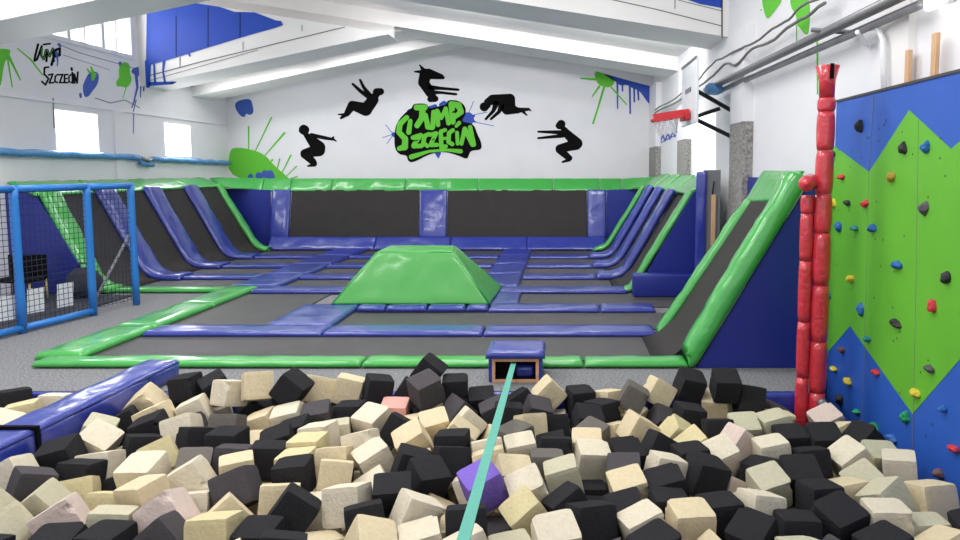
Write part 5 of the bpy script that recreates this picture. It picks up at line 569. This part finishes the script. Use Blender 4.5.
# ================================================================ RIGHT WALL SERVICES
def wp(u,v,off): return on(u,v,rplane(off))
a=wp(706,90,.28);b=wp(884,4,.28); b=b+(b-a)*.3
o=MB().tube([a,a.lerp(b,.5),b],.058,10).make('duct_pipe','steel_grey',smooth=True); setp(o,'thick grey steel pipe running along the right wall under the roof','pipe')
a=wp(722,90,.15);b=wp(845,37,.15); b=b+(b-a)*.3
o=MB().tube([a,b],.045,10).make('duct_pipe','pipe_grey',smooth=True); setp(o,'thinner pale grey pipe below the thick steel pipe','pipe')
for pts,l,r in (([(655,110),(672,100),(690,88),(700,78),(716,60),(740,50),(760,38),(785,22),(800,8),(830,-8)],'wavy grey cable climbing the right wall, upper one',.018),
                ([(655,113),(676,102),(704,84),(724,64),(735,65),(752,50),(775,38),(800,20),(825,3)],'wavy grey cable climbing the right wall, lower one',.022)):
    P3=[wp(u,v,.19) for u,v in pts]; Q=[]
    for i in range(len(P3)-1):
        for j in range(4): Q.append(P3[i].lerp(P3[i+1],j/4)+Vector((0,0,.02*math.sin(i*4+j*1.3))))
    o=MB().tube(Q+[P3[-1]],r,6).make('wall_cable','cable',smooth=True); setp(o,l,'cable')
t=thing('pipe_bracket',wp(856,32,.1),'white steel bracket holding the pipes on a wall pillar','bracket')
MB().tube([wp(812,30,.4),wp(860,33,.02)],.03,6).make('arm','steel_grey',t); MB().tube([wp(857,32,.3),wp(868,46,.03)],.025,6).make('brace','board_white',t)
o=struct('trim_12',MB().box(wallx(7.35)-.06,wallx(7)+.02,6.95,7.6,2.5,4.4),'beam_paint')
o=MB().tube([wp(862,28,.12),wp(878,28,.12),wp(883,40,.12),wp(884,100,.12)],.03,8).make('conduit','board_white',smooth=True); setp(o,'white bent conduit dropping behind the climbing wall','pipe')
c=wp(713,90,.3)
o=MB().box(c.x-.14,c.x+.12,c.y-.3,c.y+.1,c.z-.09,c.z+.1).make('junction_box','pipe_blue',bevel=.02); setp(o,'blue junction box at the end of the grey pipes','electrical box')
# ================================================================ BASKETBALL BOARD
t=thing('basketball_backboard',(2.45,13.3,3.4),'white basketball backboard on black folding wall arms','basketball board')
MB().box(2.42,2.47,12.62,14.1,3.25,4.42).make('board','board_white',t,bevel=.01)
MB().box(2.405,2.425,13.1,13.65,3.85,3.93).make('target_mark','board_grey',t); MB().box(2.40,2.425,12.62,14.1,4.38,4.42).make('top_stripe','board_grey',t)
for yy in (13.3,):
    zA,zB=3.92,3.38; xw=wallx(yy)-.01
    for (xa,za,xb_,zb) in ((2.49,zA,xw,3.5),(2.49,zB,3.0,3.55),(2.49,3.38,xw,3.02)):
        MB().tube([(xa,yy,za),(xb_,yy,zb)],.042,6).make('arm','black_metal',t)
t=thing('basketball_hoop',(2.2,13.3,3.4),'red basketball hoop with torn white net below the backboard','basketball hoop')
hb=MB().box(2.28,2.40,13.05,13.55,3.3,3.5).make('bracket','red_metal',t,bevel=.02)
rc=Vector((1.98,13.3,3.4)); R_=.25
MB().tube([rc+Vector((R_*math.cos(a),R_*math.sin(a),0)) for a in [k*2*math.pi/28 for k in range(29)]],.035,8).make('rim','red_metal',t,smooth=True)
mb=MB().box(1.72,2.28,13.0,13.03,3.36,3.5); mb.make('front_plate','red_metal',hb)
mb=MB()
for k in range(12):
    a=k*math.pi/6;b=a+math.pi/6
    mb.tube([rc+Vector((R_*math.cos(a),R_*math.sin(a),-.02)),rc+Vector((.2*math.cos(b),.2*math.sin(b),-.16)),rc+Vector((.17*math.cos(a),.17*math.sin(a),-.3))],.011,4)
    mb.tube([rc+Vector((R_*math.cos(b),R_*math.sin(b),-.02)),rc+Vector((.2*math.cos(a),.2*math.sin(a),-.16)),rc+Vector((.17*math.cos(b),.17*math.sin(b),-.3))],.011,4)
mb.make('net','net_white',t); t.rotation_euler.y=-.16
# blue writing scribble on the wall
P0=rplane(.004)
decal('wall_scribble',[('paint_blue2',0,[],chain([(656,141),(659,137),(660,142),(663,135),(665,141),(668,133),(670,139),(673,131),(675,137)],.7)+chain([(658,144),(676,135)],.5))],P0,label='blue marker scribble on the right wall below the hoop',cat='graffiti')
# ================================================================ LEFT WALL PIPE
def lp(u,v,o=.1): return AX(u,v,XL+o)
a=lp(-250,141.5);b=lp(139,157.5);c=lp(152,159);d=lp(229,163)
o=MB().tube([a.lerp(b,i/24)+Vector((0,0,.012*math.sin(i*2.3))) for i in range(25)],.07,8,[.065+.014*random.random() for _ in range(25)]).make('lagged_pipe','pipe_blue',smooth=True); setp(o,'blue wrapped pipe on the left wall, nearer length','pipe')
o=MB().tube([c.lerp(d,i/16)+Vector((0,0,.012*math.sin(i*2.3))) for i in range(17)],.07,8,[.06+.014*random.random() for _ in range(17)]).make('lagged_pipe','pipe_blue',smooth=True); setp(o,'blue wrapped pipe on the left wall, length reaching the back corner','pipe')
t=thing('pipe_joint',b,'grey pipe joint with a blue stub between the two left wall pipes','pipe')
MB().tube([b,(b+c)/2+Vector((.05,0,-.06)),c],.05,8).make('fitting','steel_grey',t,smooth=True); MB().tube([lp(140,163),lp(153,165)],.06,8).make('stub','pipe_blue',t,smooth=True)
# ================================================================ CAGE GOAL on the left
def cx(y): return -7.92+(y-10.15)*.16
t=thing('ball_cage',(cx(10),10,0),'blue tubular cage wall with netting at the left side','cage')
def post(y,l=None): 
    mb=MB().tube([(cx(y),y,z) for z in (0,.5,1,1.5,2.0,2.17)],.07,12,[.058,.062,.056,.061,.058,.058]); mb.make('post','cage_blue',t,smooth=True)
for y in (8.7,10.15,11.42,12.35): post(y)
for z in (2.13,.08):
    for a,b in ((8.7,10.15),(10.15,11.42))+(((11.42,12.35),) if z>1 else ()):
        MB().tube([(cx(a),a,z),(cx((a+b)/2),(a+b)/2,z-.005),(cx(b),b,z)],.055,10).make('rail','cage_blue',t,smooth=True)
MB().tube([(cx(12.3)-.03,12.3,1.25),(cx(11.45)-.12,11.45,.03)],.022,8).make('brace','pipe_grey',t,smooth=True)
mb=MB(); y=8.75
while y<12.3:
    mb.tube([(cx(y)+.002,y,.1),(cx(y)+.002,y,2.1)],.0045,4); y+=.085
z=.12
while z<2.1: mb.tube([(cx(8.72),8.72,z),(cx(12.34),12.34,z)],.0045,4); z+=.085
mb.make('netting','net',t)
for (u0,u1,va,vb,l) in ((-3,15,297,322,'white sheet tied low on the cage net at the left edge of the picture'),(27,44,289,314,'white sheet tied low on the cage net, middle of three'),(57,73,284,308,'white sheet tied low on the cage net, rightmost of three')):
    A=AX(u0,va,-8.05);Bq=AX(u1,va-2,-8.0);C=AX(u1,vb-3,-8.0);D=AX(u0,vb,-8.05); o=MB().prism([A,Bq,C,D],(.006,0,0)).make('white_sheet','paper'); setp(o,l,'sheet')
o=flatpad('floor_mat',-10.5,-8.15,8.2,13.2,.03,'dark_mat',z=.003); setp(o,'dark floor mat inside the cage area','mat')
o=MB().box(-10.5,-10.3,11.2,12.0,.04,.62).make('green_block','green_smooth',bevel=.03); setp(o,'green mat leaning at the wall behind the cage','mat')
t=thing('folding_chair',(-9.5,12.9,.04),'black chair with light legs seen through the cage net','chair')
def chair(t,x,y):
    MB().box(x-.35,x+.35,y,y+.05,.42,.86).make('backrest','paint_black',t,bevel=.02); MB().box(x-.35,x+.35,y-.45,y,.4,.46).make('seat','paint_black',t,bevel=.02)
    for sx in (-.33,.33):
        for sy in (-.42,.02): MB().tube([(x+sx,y+sy,.04),(x+sx*.95,y+sy*.9,.42)],.018,6).make('leg','strip_yellow',t,smooth=True)
chair(t,-9.75,12.7)
t=thing('equipment_bag',(-8.85,13.0,.03),'dark rounded equipment bag beside the black chair behind the cage','bag')
bm=bmesh.new(); bmesh.ops.create_icosphere(bm,subdivisions=3,radius=1)
for vv in bm.verts: vv.co=Vector((vv.co.x*.33,vv.co.y*.22,max(-.9,vv.co.z)*.3+.27))*1+Vector((0,0,.02*noise.noise(vv.co*3)))
me=bpy.data.meshes.new('body'); bm.to_mesh(me); bm.free(); me.materials.append(MAT['dark_mat']); o=bpy.data.objects.new('body',me); COL.objects.link(o); o.parent=t; o.location=(0,-.1,0)
for p in me.polygons: p.use_smooth=True
MB().tube([(-8.97,12.9,.55),(-8.92,12.9,.68),(-8.8,12.9,.68),(-8.75,12.9,.55)],.015,6).make('handle','dark_mat',t,smooth=True)
# ================================================================ VAULTING BOX + SLACKLINE
t=thing('vaulting_box',(-.5,7.8,0),'blue padded vaulting box with an open wood-framed front at the pit edge','vaulting box')
bx0,bx1,by0,by1=-.81,-.2,7.78,8.25
mb=MB().box(bx0,bx0+.05,by0-.015,by1,0.001,.28).box(bx1-.05,bx1,by0-.015,by1,0.001,.28).box(bx0+.05,bx1-.05,by1-.05,by1,0,.28); mb.make('body','blue_vinyl',t,bevel=.01)
mb=MB().box(bx0+.05,bx1-.05,by0,by1-.06,.002,.02).box(bx0+.05,bx1-.05,by0+.3,by1-.05,.02,.27); mb.make('dark_interior','hollow',t)
mb=MB().box(bx0+.04,bx1-.04,by0-.02,by0+.002,.24,.28).box(bx0+.04,bx0+.075,by0-.02,by0+.002,.03,.24).box(bx1-.075,bx1-.04,by0-.02,by0+.002,.03,.24).box(bx0+.04,bx1-.04,by0-.02,by0+.002,0.001,.03); mb.make('wood_frame','wood_edge',t)
quadpad('top_cushion',((bx0-.03,by0-.05,.28),(bx1+.03,by0-.05,.28),(bx1+.03,by1+.02,.28),(bx0-.03,by1+.02,.28)),.09,'blue_vinyl',t,wr=.004,step=.06)
o=MB().box(bx0+.3,bx1-.09,by0+.05,by0+.25,.025,.17).make('blue_sandbag','blue_vinyl',bevel=.05); setp(o,'crumpled blue bag inside the vaulting box','bag')
A=Vector((-.53,7.9,.2)); Bp=AY(463,541,3.0); D=(Bp-A); E=A+D*1.35
mb=MB(); w=.03; n=40
for i in range(n):
    a=A.lerp(E,i/n);b=A.lerp(E,(i+1)/n); z=Vector((0,0,.004)); s=Vector((w,0,.0))
    mb.hexa([a-s-z,a+s-z,b+s-z,b-s-z,a-s+z,a+s+z,b+s+z,b-s+z])
o=mb.make('slackline','teal_strap'); setp(o,'teal slackline strap stretched over the foam pit from the vaulting box','slackline')
# ================================================================ WALL PAINTINGS
BW=(Vector((0,YB-.004,0)),Vector((0,1,0)))
def tz(ox,oy,s): return lambda x,y:(ox+x/s,oy+y/s)
z4=tz(290,60,4.906); z5=tz(470,60,4.912); z3=tz(370,90,6.754)
def fig(st,tf,l): decal('wall_silhouette',[('paint_black',0,[],st)],BW,label=l,cat='wall painting',group='black jumping figures on the back wall',tf=tf)
fig([(68,342,25,72,343,23),(48,350,5,60,350,12),(74,360,12,88,378,15),(95,382,20,140,430,34),(105,368,10,170,382,9),(170,382,9,215,390,6),(203,388,7,214,378,4),(213,390,5,227,398,3),(142,442,31,72,458,21),(72,462,21,112,498,17),(112,498,17,118,508,15),(120,514,9,88,520,4)],z4,'black silhouette crouching to jump, leftmost on the back wall')
fig([(445,155,17,426,158,20),(428,165,15,405,190,22),(408,195,27,372,242,31),(385,180,12,345,152,9),(345,152,9,308,118,6),(395,178,12,362,135,8),(362,135,8,344,98,6),(372,243,32,305,222,22),(305,222,22,280,262,15),(282,262,13,250,285,6),(270,268,8,236,267,3)],z4,'black silhouette falling backwards with raised arms, second from the left')
fig([(712,190,16,688,192,15),(698,180,20,690,160,22),(688,160,24,655,110,26),(655,110,27,665,72,30),(680,68,26,742,82,13),(742,82,13,750,86,9),(655,50,11,636,24,3),(645,58,9,612,57,4),(690,135,12,740,139,8),(740,139,8,826,146,6),(700,158,10,740,160,7),(740,160,7,815,168,6)],z4,'black silhouette with a horned animal head balancing above the logo')
fig([(70,230,23,84,222,18),(88,208,20,110,195,24),(110,195,25,190,194,28),(195,192,27,188,232,36),(185,238,32,235,248,15),(235,247,14,288,242,7),(256,250,8,278,270,4),(288,243,6,299,249,3),(128,215,15,115,250,9),(115,250,9,78,290,6),(155,225,15,142,255,9),(142,255,9,103,290,6)],z5,'black silhouette bent over in the air right of the logo')
fig([(448,315,21,440,322,19),(424,326,4,440,326,14),(456,335,13,466,346,16),(468,355,20,525,410,28),(455,356,11,335,352,5),(455,372,10,335,384,5),(522,415,27,440,435,20),(440,440,20,480,476,16),(480,476,16,488,482,15),(487,490,9,455,501,5)],z5,'black silhouette squatting with arms forward, rightmost on the back wall')
# logo
black=[(165,285),(183,215),(240,150),(285,120),(292,92),(385,90),(398,128),(450,112),(518,100),(522,66),(600,70),(645,110),(648,165),(612,215),(700,225),(725,300),(750,345),(757,405),(680,408),(668,440),(655,470),(590,440),(500,415),(400,432),(290,492),(255,480),(250,440),(200,438),(165,395)]
G=[(315,118,17,370,118,17),(355,125,18,350,190,17),(350,190,17,318,240,16),(375,170,14,390,245,15),(390,250,15,420,255,14),(430,150,14,424,250,14),
(452,140,12,460,235,13),(455,140,11,482,190,11),(482,190,11,508,130,11),(512,125,12,530,225,13),(550,97,17,560,215,16),(550,95,17,598,103,18),(598,103,18,615,148,17),(615,148,17,575,180,13),(602,222,12,582,245,9),
(248,185,14,202,230,16),(202,230,16,195,285,16),(195,285,16,238,330,17),(238,330,17,235,385,19),(235,385,19,198,395,14),(272,210,13,262,285,15),
(290,322,13,342,305,13),(342,305,13,295,372,13),(295,380,13,348,377,13),(398,297,12,368,312,13),(368,312,13,360,358,13),(360,358,13,388,378,12),
(408,302,12,448,292,12),(448,292,12,412,362,12),(412,372,12,452,370,12),(478,290,12,482,385,13),(478,280,11,508,270,11),(480,330,9,510,326,9),(482,388,12,512,380,12),
(560,272,12,534,290,12),(534,290,12,530,350,13),(530,350,13,556,366,12),(588,288,11,592,362,11),(618,362,12,640,262,13),(640,262,13,692,368,14),(700,368,14,676,252,13),
(280,452,15,400,414,8),(400,414,8,520,405,8),(520,405,8,612,414,13)]
BL=[(655,195,48,640,190,40),(655,195,20,705,175,6),(655,195,20,712,215,5),(160,300,15,168,310,12),(460,430,20,462,455,6),(290,185,35,270,150,22),(405,130,22,440,110,14),(500,95,22,480,100,14)]
BLs=chain([(700,215),(835,242)],2)+chain([(690,170),(790,150)],2)+chain([(670,150),(700,75)],2)+chain([(150,300),(85,322)],2)+chain([(150,310),(115,362)],2)+chain([(150,290),(105,235)],2)
G=[(a,b_,c*1.17,d_,e_,f_*1.17) for a,b_,c,d_,e_,f_ in G]
BS=[BL[:3]+BLs[:3],BL[3:4]+BLs[3:],BL[4:5],BL[5:6],BL[6:7],BL[7:8]]
decal('wall_logo',[('paint_blue',0,[],q) for q in BS]+[('paint_black',.006,[black],[]),('paint_green',.014,[],G),('paint_black',.022,[],[(560,150,5,585,140,6)]+chain([(300,345),(325,338)],3)+chain([(420,338),(435,330)],3))],BW,label='green graffiti lettering JUMP SZCZECIN outlined in black on the back wall',cat='wall painting',tf=z3)
# splash bottom left of back wall
zg=tz(120,40,3.6)
decal('wall_splash',[('paint_green',0,[[(391,392),(430,386),(480,396),(520,412),(545,440),(570,465),(600,490),(615,505),(391,505)]],
  [(463,400,2,463,312,3),(487,400,2,545,280,3),(520,418,2,592,335,4),(545,436,3,548,432,4),(565,468,2,575,428,2.5),(583,478,2,615,415,3),(600,490,1.5,635,455,2.5),(610,500,1.5,637,492,2.5)]),('paint_blue2',.006,[],[(470,492,10,471,493,9),(500,488,12,505,494,10),(522,482,13,540,486,14),(540,480,12,545,492,12)])],BW,label='big green paint splash with blue dots low on the back wall, left corner',cat='wall painting',tf=zg)
decal('wall_splash',[('paint_blue2',0,[[(412,230),(430,216),(470,210),(478,235),(482,262),(466,272),(455,262),(448,280),(432,272),(418,252)]],[])],BW,label='dark blue paint blot high on the back wall beside the left beams',cat='wall painting',tf=zg)
z5b=z5
decal('wall_splash',[('paint_green',0,[[(608,52),(650,62),(700,85),(712,105),(695,135),(650,132),(620,110)]],[(615,95,6,545,90,4),(635,130,6,600,180,3),(660,135,4,605,310,5),(655,135,3,620,260,3),(695,135,4,768,218,3)])],BW,label='green paint splash at the top right of the back wall',cat='wall painting',tf=z5b)
decal('wall_splash',[('paint_blue',0,[[(645,62),(740,90),(860,122),(893,130),(893,230),(870,205),(850,175),(830,150),(800,140),(770,120),(740,128),(715,105),(680,85)]],[(724,110,5,725,238,3),(748,120,4,749,152,4),(785,130,5,787,262,4),(806,140,5,807,205,4),(825,150,5,828,195,4)])],BW,label='blue dripping paint under the roof at the right of the back wall',cat='wall painting',tf=z5b)
# left wall art
zl=tz(0,0,5.4)
decal('wall_splash',[('paint_green',0,[[(-40,265),(60,262),(50,300),(20,340),(5,480),(-40,480)]],[(45,300,8,110,432,3),(40,310,5,66,470,3),(95,262,3,165,320,4),(165,320,4,230,405,3)])],LW,label='green paint splash at the far left wall edge under the beam',cat='wall painting',tf=zl)
tag=chain([(205,240),(200,260),(190,300),(186,328),(200,320),(225,250)],6)+chain([(225,262),(222,300),(235,320),(248,270)],6)+chain([(250,330),(255,270),(268,305),(285,262),(290,330)],6)+chain([(278,350),(300,270),(322,262),(322,298),(295,305)],7)+chain([(235,240),(270,236)],5)
tag+=chain([(262,362),(240,365),(238,400),(262,425),(245,458),(226,440)],5)+chain([(262,405),(285,400),(266,448),(290,446)],4.5)+chain([(312,402),(298,412),(296,440),(310,446)],4.5)+chain([(318,404),(338,402),(322,446),(342,446)],4.5)+chain([(365,402),(348,404),(348,446),(366,446)],4.5)+chain([(350,424),(362,424)],4)+chain([(384,402),(372,412),(372,440),(384,446)],4)+chain([(390,392),(392,448)],5)+chain([(402,448),(400,400),(416,448),(420,390)],5)+[(386,368,6,388,378,6)]
decal('wall_logo',[('paint_black',0,[],tag),('paint_dkgreen',.008,[],chain([(225,262),(222,300),(235,320),(248,270)],2)+chain([(255,270),(268,305),(285,262)],2)),('paint_blue2',.008,[],[(318,240,8,325,250,6),(305,285,8,312,330,3),(312,330,3,308,355,3)])],LW,label='black hand painted words Jump Szczecin on the left wall',cat='wall painting',tf=zl)
decal('wall_splash',[('paint_blue2',0,[[(478,395),(505,385),(528,390),(535,420),(525,460),(500,490),(480,520),(455,528),(445,470),(455,440)]],[(434,508,7,436,524,6)]),('paint_green',.006,[],[(492,362,4,500,385,8),(500,385,8,500,430,7),(515,400,7,500,430,7),(470,372,3,485,392,5)])],LW,label='blue oval paint blot with green drips on the left wall',cat='wall painting',tf=zl)
decal('wall_splash',[('paint_green',0,[[(650,345),(675,332),(700,345),(702,395),(712,430),(700,460),(680,475),(650,465),(630,470),(625,440),(645,420),(640,380)]],[(680,475,3,664,530,2)]),('paint_blue2',-.001,[],[(648,340,8,655,360,10)])],LW,label='green ragged paint blot below the high windows',cat='wall painting',tf=zl)
decal('wall_splash',[('paint_blue2',0,[[(705,390),(720,365),(755,360),(775,330),(795,322),(800,440),(782,430),(765,415),(740,410)]],[(735,400,9,742,470,6),(742,470,6,725,540,4),(725,545,4,712,580,3),(760,410,5,758,525,3),(776,420,5,776,490,4),(735,540,3,720,600,2.5),(722,600,2.5,720,720,2)])],LW,label='blue paint drips running down the left wall corner',cat='wall painting',tf=zl)
# painted fascia
def topv(u): 
    # upper edge of the beam at this image column
    lo,hi=-20.,90.
    for _ in range(30):
        m_=(lo+hi)/2; q=on(u,m_,FL)
        if q.z>ltop(q.x): lo=m_
        else: hi=m_
    return hi
poly=[(146,66),(175,58),(210,47),(250,35),(275,28),(283,25),(281,21),(276,20.5)]
for u in (272,268,255,245,235,220,205,190,175,160,147): poly.append((u,max(topv(u)+.2,(12 if u>225 else -9)) if u<262 else 15+(u-262)*.4))
mb_l=[('paint_blue',0,[],[])]
def flatdecal(name,polys,plane,m,label,strokes=()):
    p,n=plane; nn=-n if (p-CAM).dot(n)>0 else n; mb=MB()
    for q in polys: mb.prism([on(u,v,plane) for u,v in q],nn*.004)
    for (x1,y1,r1,x2,y2,r2) in strokes:
        a=math.atan2(y2-y1,x2-x1); pts=[(x1+r1*math.cos(a+math.pi/2+math.pi*i/8),y1+r1*math.sin(a+math.pi/2+math.pi*i/8)) for i in range(9)]+[(x2+r2*math.cos(a-math.pi/2+math.pi*i/8),y2+r2*math.sin(a-math.pi/2+math.pi*i/8)) for i in range(9)]
        mb.prism([on(u,v,(p+nn*.001,n)) for u,v in pts],nn*.004)
    return setp(mb.make(name,m),label,'wall painting')
t=flatdecal('beam_painting',[poly],FL,'paint_blue','broad blue painted field on the roof beam above the left wall',[(154,64,1,155,82,1),(164,60,1.6,163,72,.8),(163,72,.8,165,82,1),(150,84,2,172,83,1.5),(172,83,1.5,176,82,.6),(148,62,3,148,86,2),(188,52,1.3,190,56,.8)])
mb=MB()
for u,v0,v1 in ((176,16,57),(208,8,47),(240,13,38)): line(mb,(Vector((0,17.885,0)),Vector((0,1,0))),[(u,v0),(u,v1)],.02,.006)
o=mb.make('panel_joint','seam',t)
flatdecal('beam_painting',[[(680,-5),(722,-5),(722,8),(700,4),(688,0)]],FR,'paint_blue','small blue painted patch on the roof beam at the top right','')
# right wall paint
PR=rplane(.004); zr=tz(740,0,4.364)
decal('wall_splash',[('paint_green',0,[[(95,-30),(185,-30),(180,10),(150,50),(120,88),(108,60),(98,20)]],[(92,42,3,93,44,3)])],PR,label='green paint splash at the top of the right wall, left one',cat='wall painting',tf=zr)
decal('wall_splash',[('paint_green',0,[[(218,-30),(300,-30),(305,60),(300,140),(285,155),(262,120),(248,110),(245,60),(222,35)]],[(247,110,2,247,180,1.5),(337,170,3,338,410,2.5)])],PR,label='green paint splash with long drips at the top of the right wall, right one',cat='wall painting',tf=zr)
# ================================================================ FOAM BLOCKS
def parse(s):
    r=[]
    for e in s.split(';'):
        q=e.split(','); r.append((q[0],Vector((float(q[1]),float(q[2]),float(q[3]))),Quaternion([float(x) for x in q[4:8]]).normalized(),float(q[8])))
    return r
blocks=parse(BLK); filler=parse(FIL)
def cube_mesh(seed):
    bm=bmesh.new(); bmesh.ops.create_cube(bm,size=1); bmesh.ops.subdivide_edges(bm,edges=bm.edges[:],cuts=7,use_grid_fill=True)
    rnd=random.Random(seed); chips=[(Vector((rnd.choice((-.5,.5)),rnd.choice((-.5,.5)),rnd.uniform(-.5,.5))),rnd.uniform(.06,.14)) for _ in range(rnd.choice((0,1,1,2)))]
    for v in bm.verts:
        c=v.co.copy(); m=sorted(abs(x) for x in c)
        e=max(0,m[1]-.42)/.08; e2=max(0,m[0]-.42)/.08
        k=1-.022*e-.03*e2
        c*=k
        for (p,r) in chips:
            d=(v.co-p).length
            if d<r*1.6: c*=1-.16*(1-d/(r*1.6))
        c+=.008*Vector((noise.noise(v.co*3+Vector((seed*7,0,0))),noise.noise(v.co*3+Vector((0,seed*7,0))),noise.noise(v.co*3+Vector((0,0,seed*7)))))
        v.co=c
    return bm
CM={}
def cmesh(i,key):
    if (i,key) not in CM:
        bm=cube_mesh(i); me=bpy.data.meshes.new('foam_block'); bm.to_mesh(me); bm.free(); me.materials.append(MAT[FOAM[key][0]])
        for p in me.polygons: p.use_smooth=False
        CM[(i,key)]=me
    return CM[(i,key)]
# how to find each block: named landmarks in the pit
pj=[proj(b[1]) for b in blocks]
def bpos(c,u,v): return min((q for q,b in zip(pj,blocks) if b[0] in c),key=lambda q:math.hypot(q[0]-u,q[1]-v))
LM=[('the purple block',bpos('v',483,495)),('the vaulting box',(515,372)),('the divider beam end',(172,378)),('the tall red post',(818,395)),('the climbing wall foot',(905,470)),
 ('the salmon pink block',bpos('P',398,412)),('the dark beam strap',(28,450)),('the bottom left picture corner',(5,540)),('the bottom right picture corner',(955,540)),
 ('the left taupe block',bpos('D',232,425)),('the taupe block near the slackline',bpos('D',533,472)),('the low bottom taupe block',bpos('D',182,472)),('the middle of the bottom edge',(480,540)),
 ('the right taupe block',bpos('D',603,438)),('the centre of the right half',(720,462)),('the bottom edge quarter point left',(240,540)),('the bottom edge quarter point right',(720,540)),('the centre of the left half',(300,462)),
 ('the small upper taupe block',bpos('D',625,392)),('the far edge below the pyramid',(400,385)),('the far edge left of centre',(280,385)),('the far edge right of centre',(690,390))]
def dirw(dx,dy):
    a=math.degrees(math.atan2(-dy,dx))%360
    return ['right of','up and right of','straight behind','up and left of','left of','below and left of','in front of','below and right of'][int((a+22.5)//45)%8]
ORD=['nearest','second nearest','third nearest','fourth nearest','fifth nearest','sixth nearest','seventh nearest','eighth nearest','ninth nearest','tenth nearest','eleventh nearest','twelfth nearest']
buck={}
for i,(b,(u,v)) in enumerate(zip(blocks,pj)):
    if i in HIDDEN: continue
    if b[0]=='v': continue
    d=[(math.hypot(u-c[0],v-c[1]),n,c) for n,c in LM]; d.sort(); dd,n,c=d[0]
    key=(FOAM[b[0]][2],dirw(u-c[0],v-c[1]) if dd>12 else 'at',n); buck.setdefault(key,[]).append((dd,i))
lab={}
for (cn_,dr,n),l in buck.items():
    l.sort()
    for k,(dd,i) in enumerate(l):
        s='%s foam block %s %s'%(cn_,dr,n)
        if len(l)>1: s+=', '+ORD[k]
        lab[i]=s
for i,(k,p,q,s) in enumerate(blocks):
    if i in HIDDEN: continue
    o=bpy.data.objects.new('foam_block',cmesh(i%9,k)); COL.objects.link(o)
    o.location=p; o.rotation_mode='QUATERNION'; o.rotation_quaternion=q; o.scale=(s*1.005,)*3
    setp(o,lab.get(i,'the only purple foam block, under the teal slackline'),'foam block','foam blocks in the pit')
# deeper layer, hardly visible between the others: one object
V=[];Fc=[];MI=[];keys=list(FOAM)
yy=3.6
while yy<7.1:
    xx=-9.2
    while xx<-5.95:
        filler.append((random.choice('kkdcwgy'),Vector((xx+random.uniform(-.04,.04),yy,-.3+random.uniform(-.12,.12))),Quaternion((random.random(),random.uniform(-.6,.6),random.uniform(-.6,.6),random.uniform(-.6,.6))).normalized(),.26)); xx+=.33
    yy+=.33
base=MB().box(-.5,.5,-.5,.5,-.5,.5)
for (k,p,q,s) in [f_ for f_ in filler if not -5.0<f_[1].x<-4.22 and f_[1].y<7.2]+[blocks[i] for i in HIDDEN]:
    b=len(V); V+=[p+q@(x*s) for x in base.v]; Fc+=[tuple(b+j for j in f) for f in base.f]; MI+=[keys.index(k)]*6
o=link('deep_foam_blocks',V,Fc,None,mats=[FOAM[k][0] for k in keys],mi=MI); setp(o,'deeper layer of black and cream foam blocks filling the pit','foam blocks',kind='stuff')
# ================================================================ LIGHT
def area(name,loc,rot,sx,sy,e,c=(1,1,1)):
    l=bpy.data.lights.new(name,'AREA'); l.shape='RECTANGLE'; l.size=sx; l.size_y=sy; l.energy=e; l.color=c
    o=bpy.data.objects.new(name,l); COL.objects.link(o); o.location=loc; o.rotation_euler=rot; return o
for i,(x,y) in enumerate(((-6.5,4.5),(-1.2,4.5),(-6.5,9.6),(-1.2,9.6))): area('hall_lamp',(x,y,7.6),(0,0,0),3.2,1.0,LE)  # unseen overhead area lights, added to brighten the hall
for x in (-3.0,.5): area('bay_lamp',(x,16.9,rz(x)+.33),(0,math.atan(.155),0),1.8,.5,LB)  # added area lights that lift the bay between the roof beams
for x in (-8.6,-5.6): area('recess_lamp',(x,19.75,lz(x)+.26),(0,-math.atan(.206),0),2.4,.3,LB*.45)  # added area lights brightening the dark recess between the left beams
for x in (-2.2,1.4): area('beam_flood_lamp',(x,15.3,rz(x)+.02),(math.radians(78),0,0),1.2,.12,FL_)  # added area lights hidden behind the beam, brightening the back wall
area('window_daylight',(XL+.1,16.0,5.9),(0,math.radians(-90),0),1.3,3.2,LW_*.3)  # daylight from the high windows
area('window_daylight',(XL+.1,15.4,3.2),(0,math.radians(-90),0),.85,1.6,LW_*.4)  # light added in front of the nearer glare pane
area('window_daylight',(XL+.1,19.4,3.2),(0,math.radians(-90),0),.85,1.6,LW_*.4)  # light added in front of the farther glare pane
w=bpy.data.worlds.new('world'); sc.world=w; w.use_nodes=True; bg=w.node_tree.nodes['Background']; bg.inputs[0].default_value=(.93,.96,1,1); bg.inputs[1].default_value=WS
# ================================================================ CAMERA
cd=bpy.data.cameras.new('camera'); cam=bpy.data.objects.new('camera',cd); COL.objects.link(cam)
cam.location=(0,0,H); cam.rotation_euler=(math.radians(90)-PT,0,0); cd.sensor_width=36; cd.lens=F/960*36
cd.shift_x=(480-U0)/960; cd.shift_y=(CY-270)/960; cd.clip_start=.05; sc.camera=cam
sc.view_settings.view_transform='Standard'; sc.view_settings.look='None'; sc.view_settings.gamma=1; sc.view_settings.exposure=EXP
sc.view_settings.use_curve_mapping=False
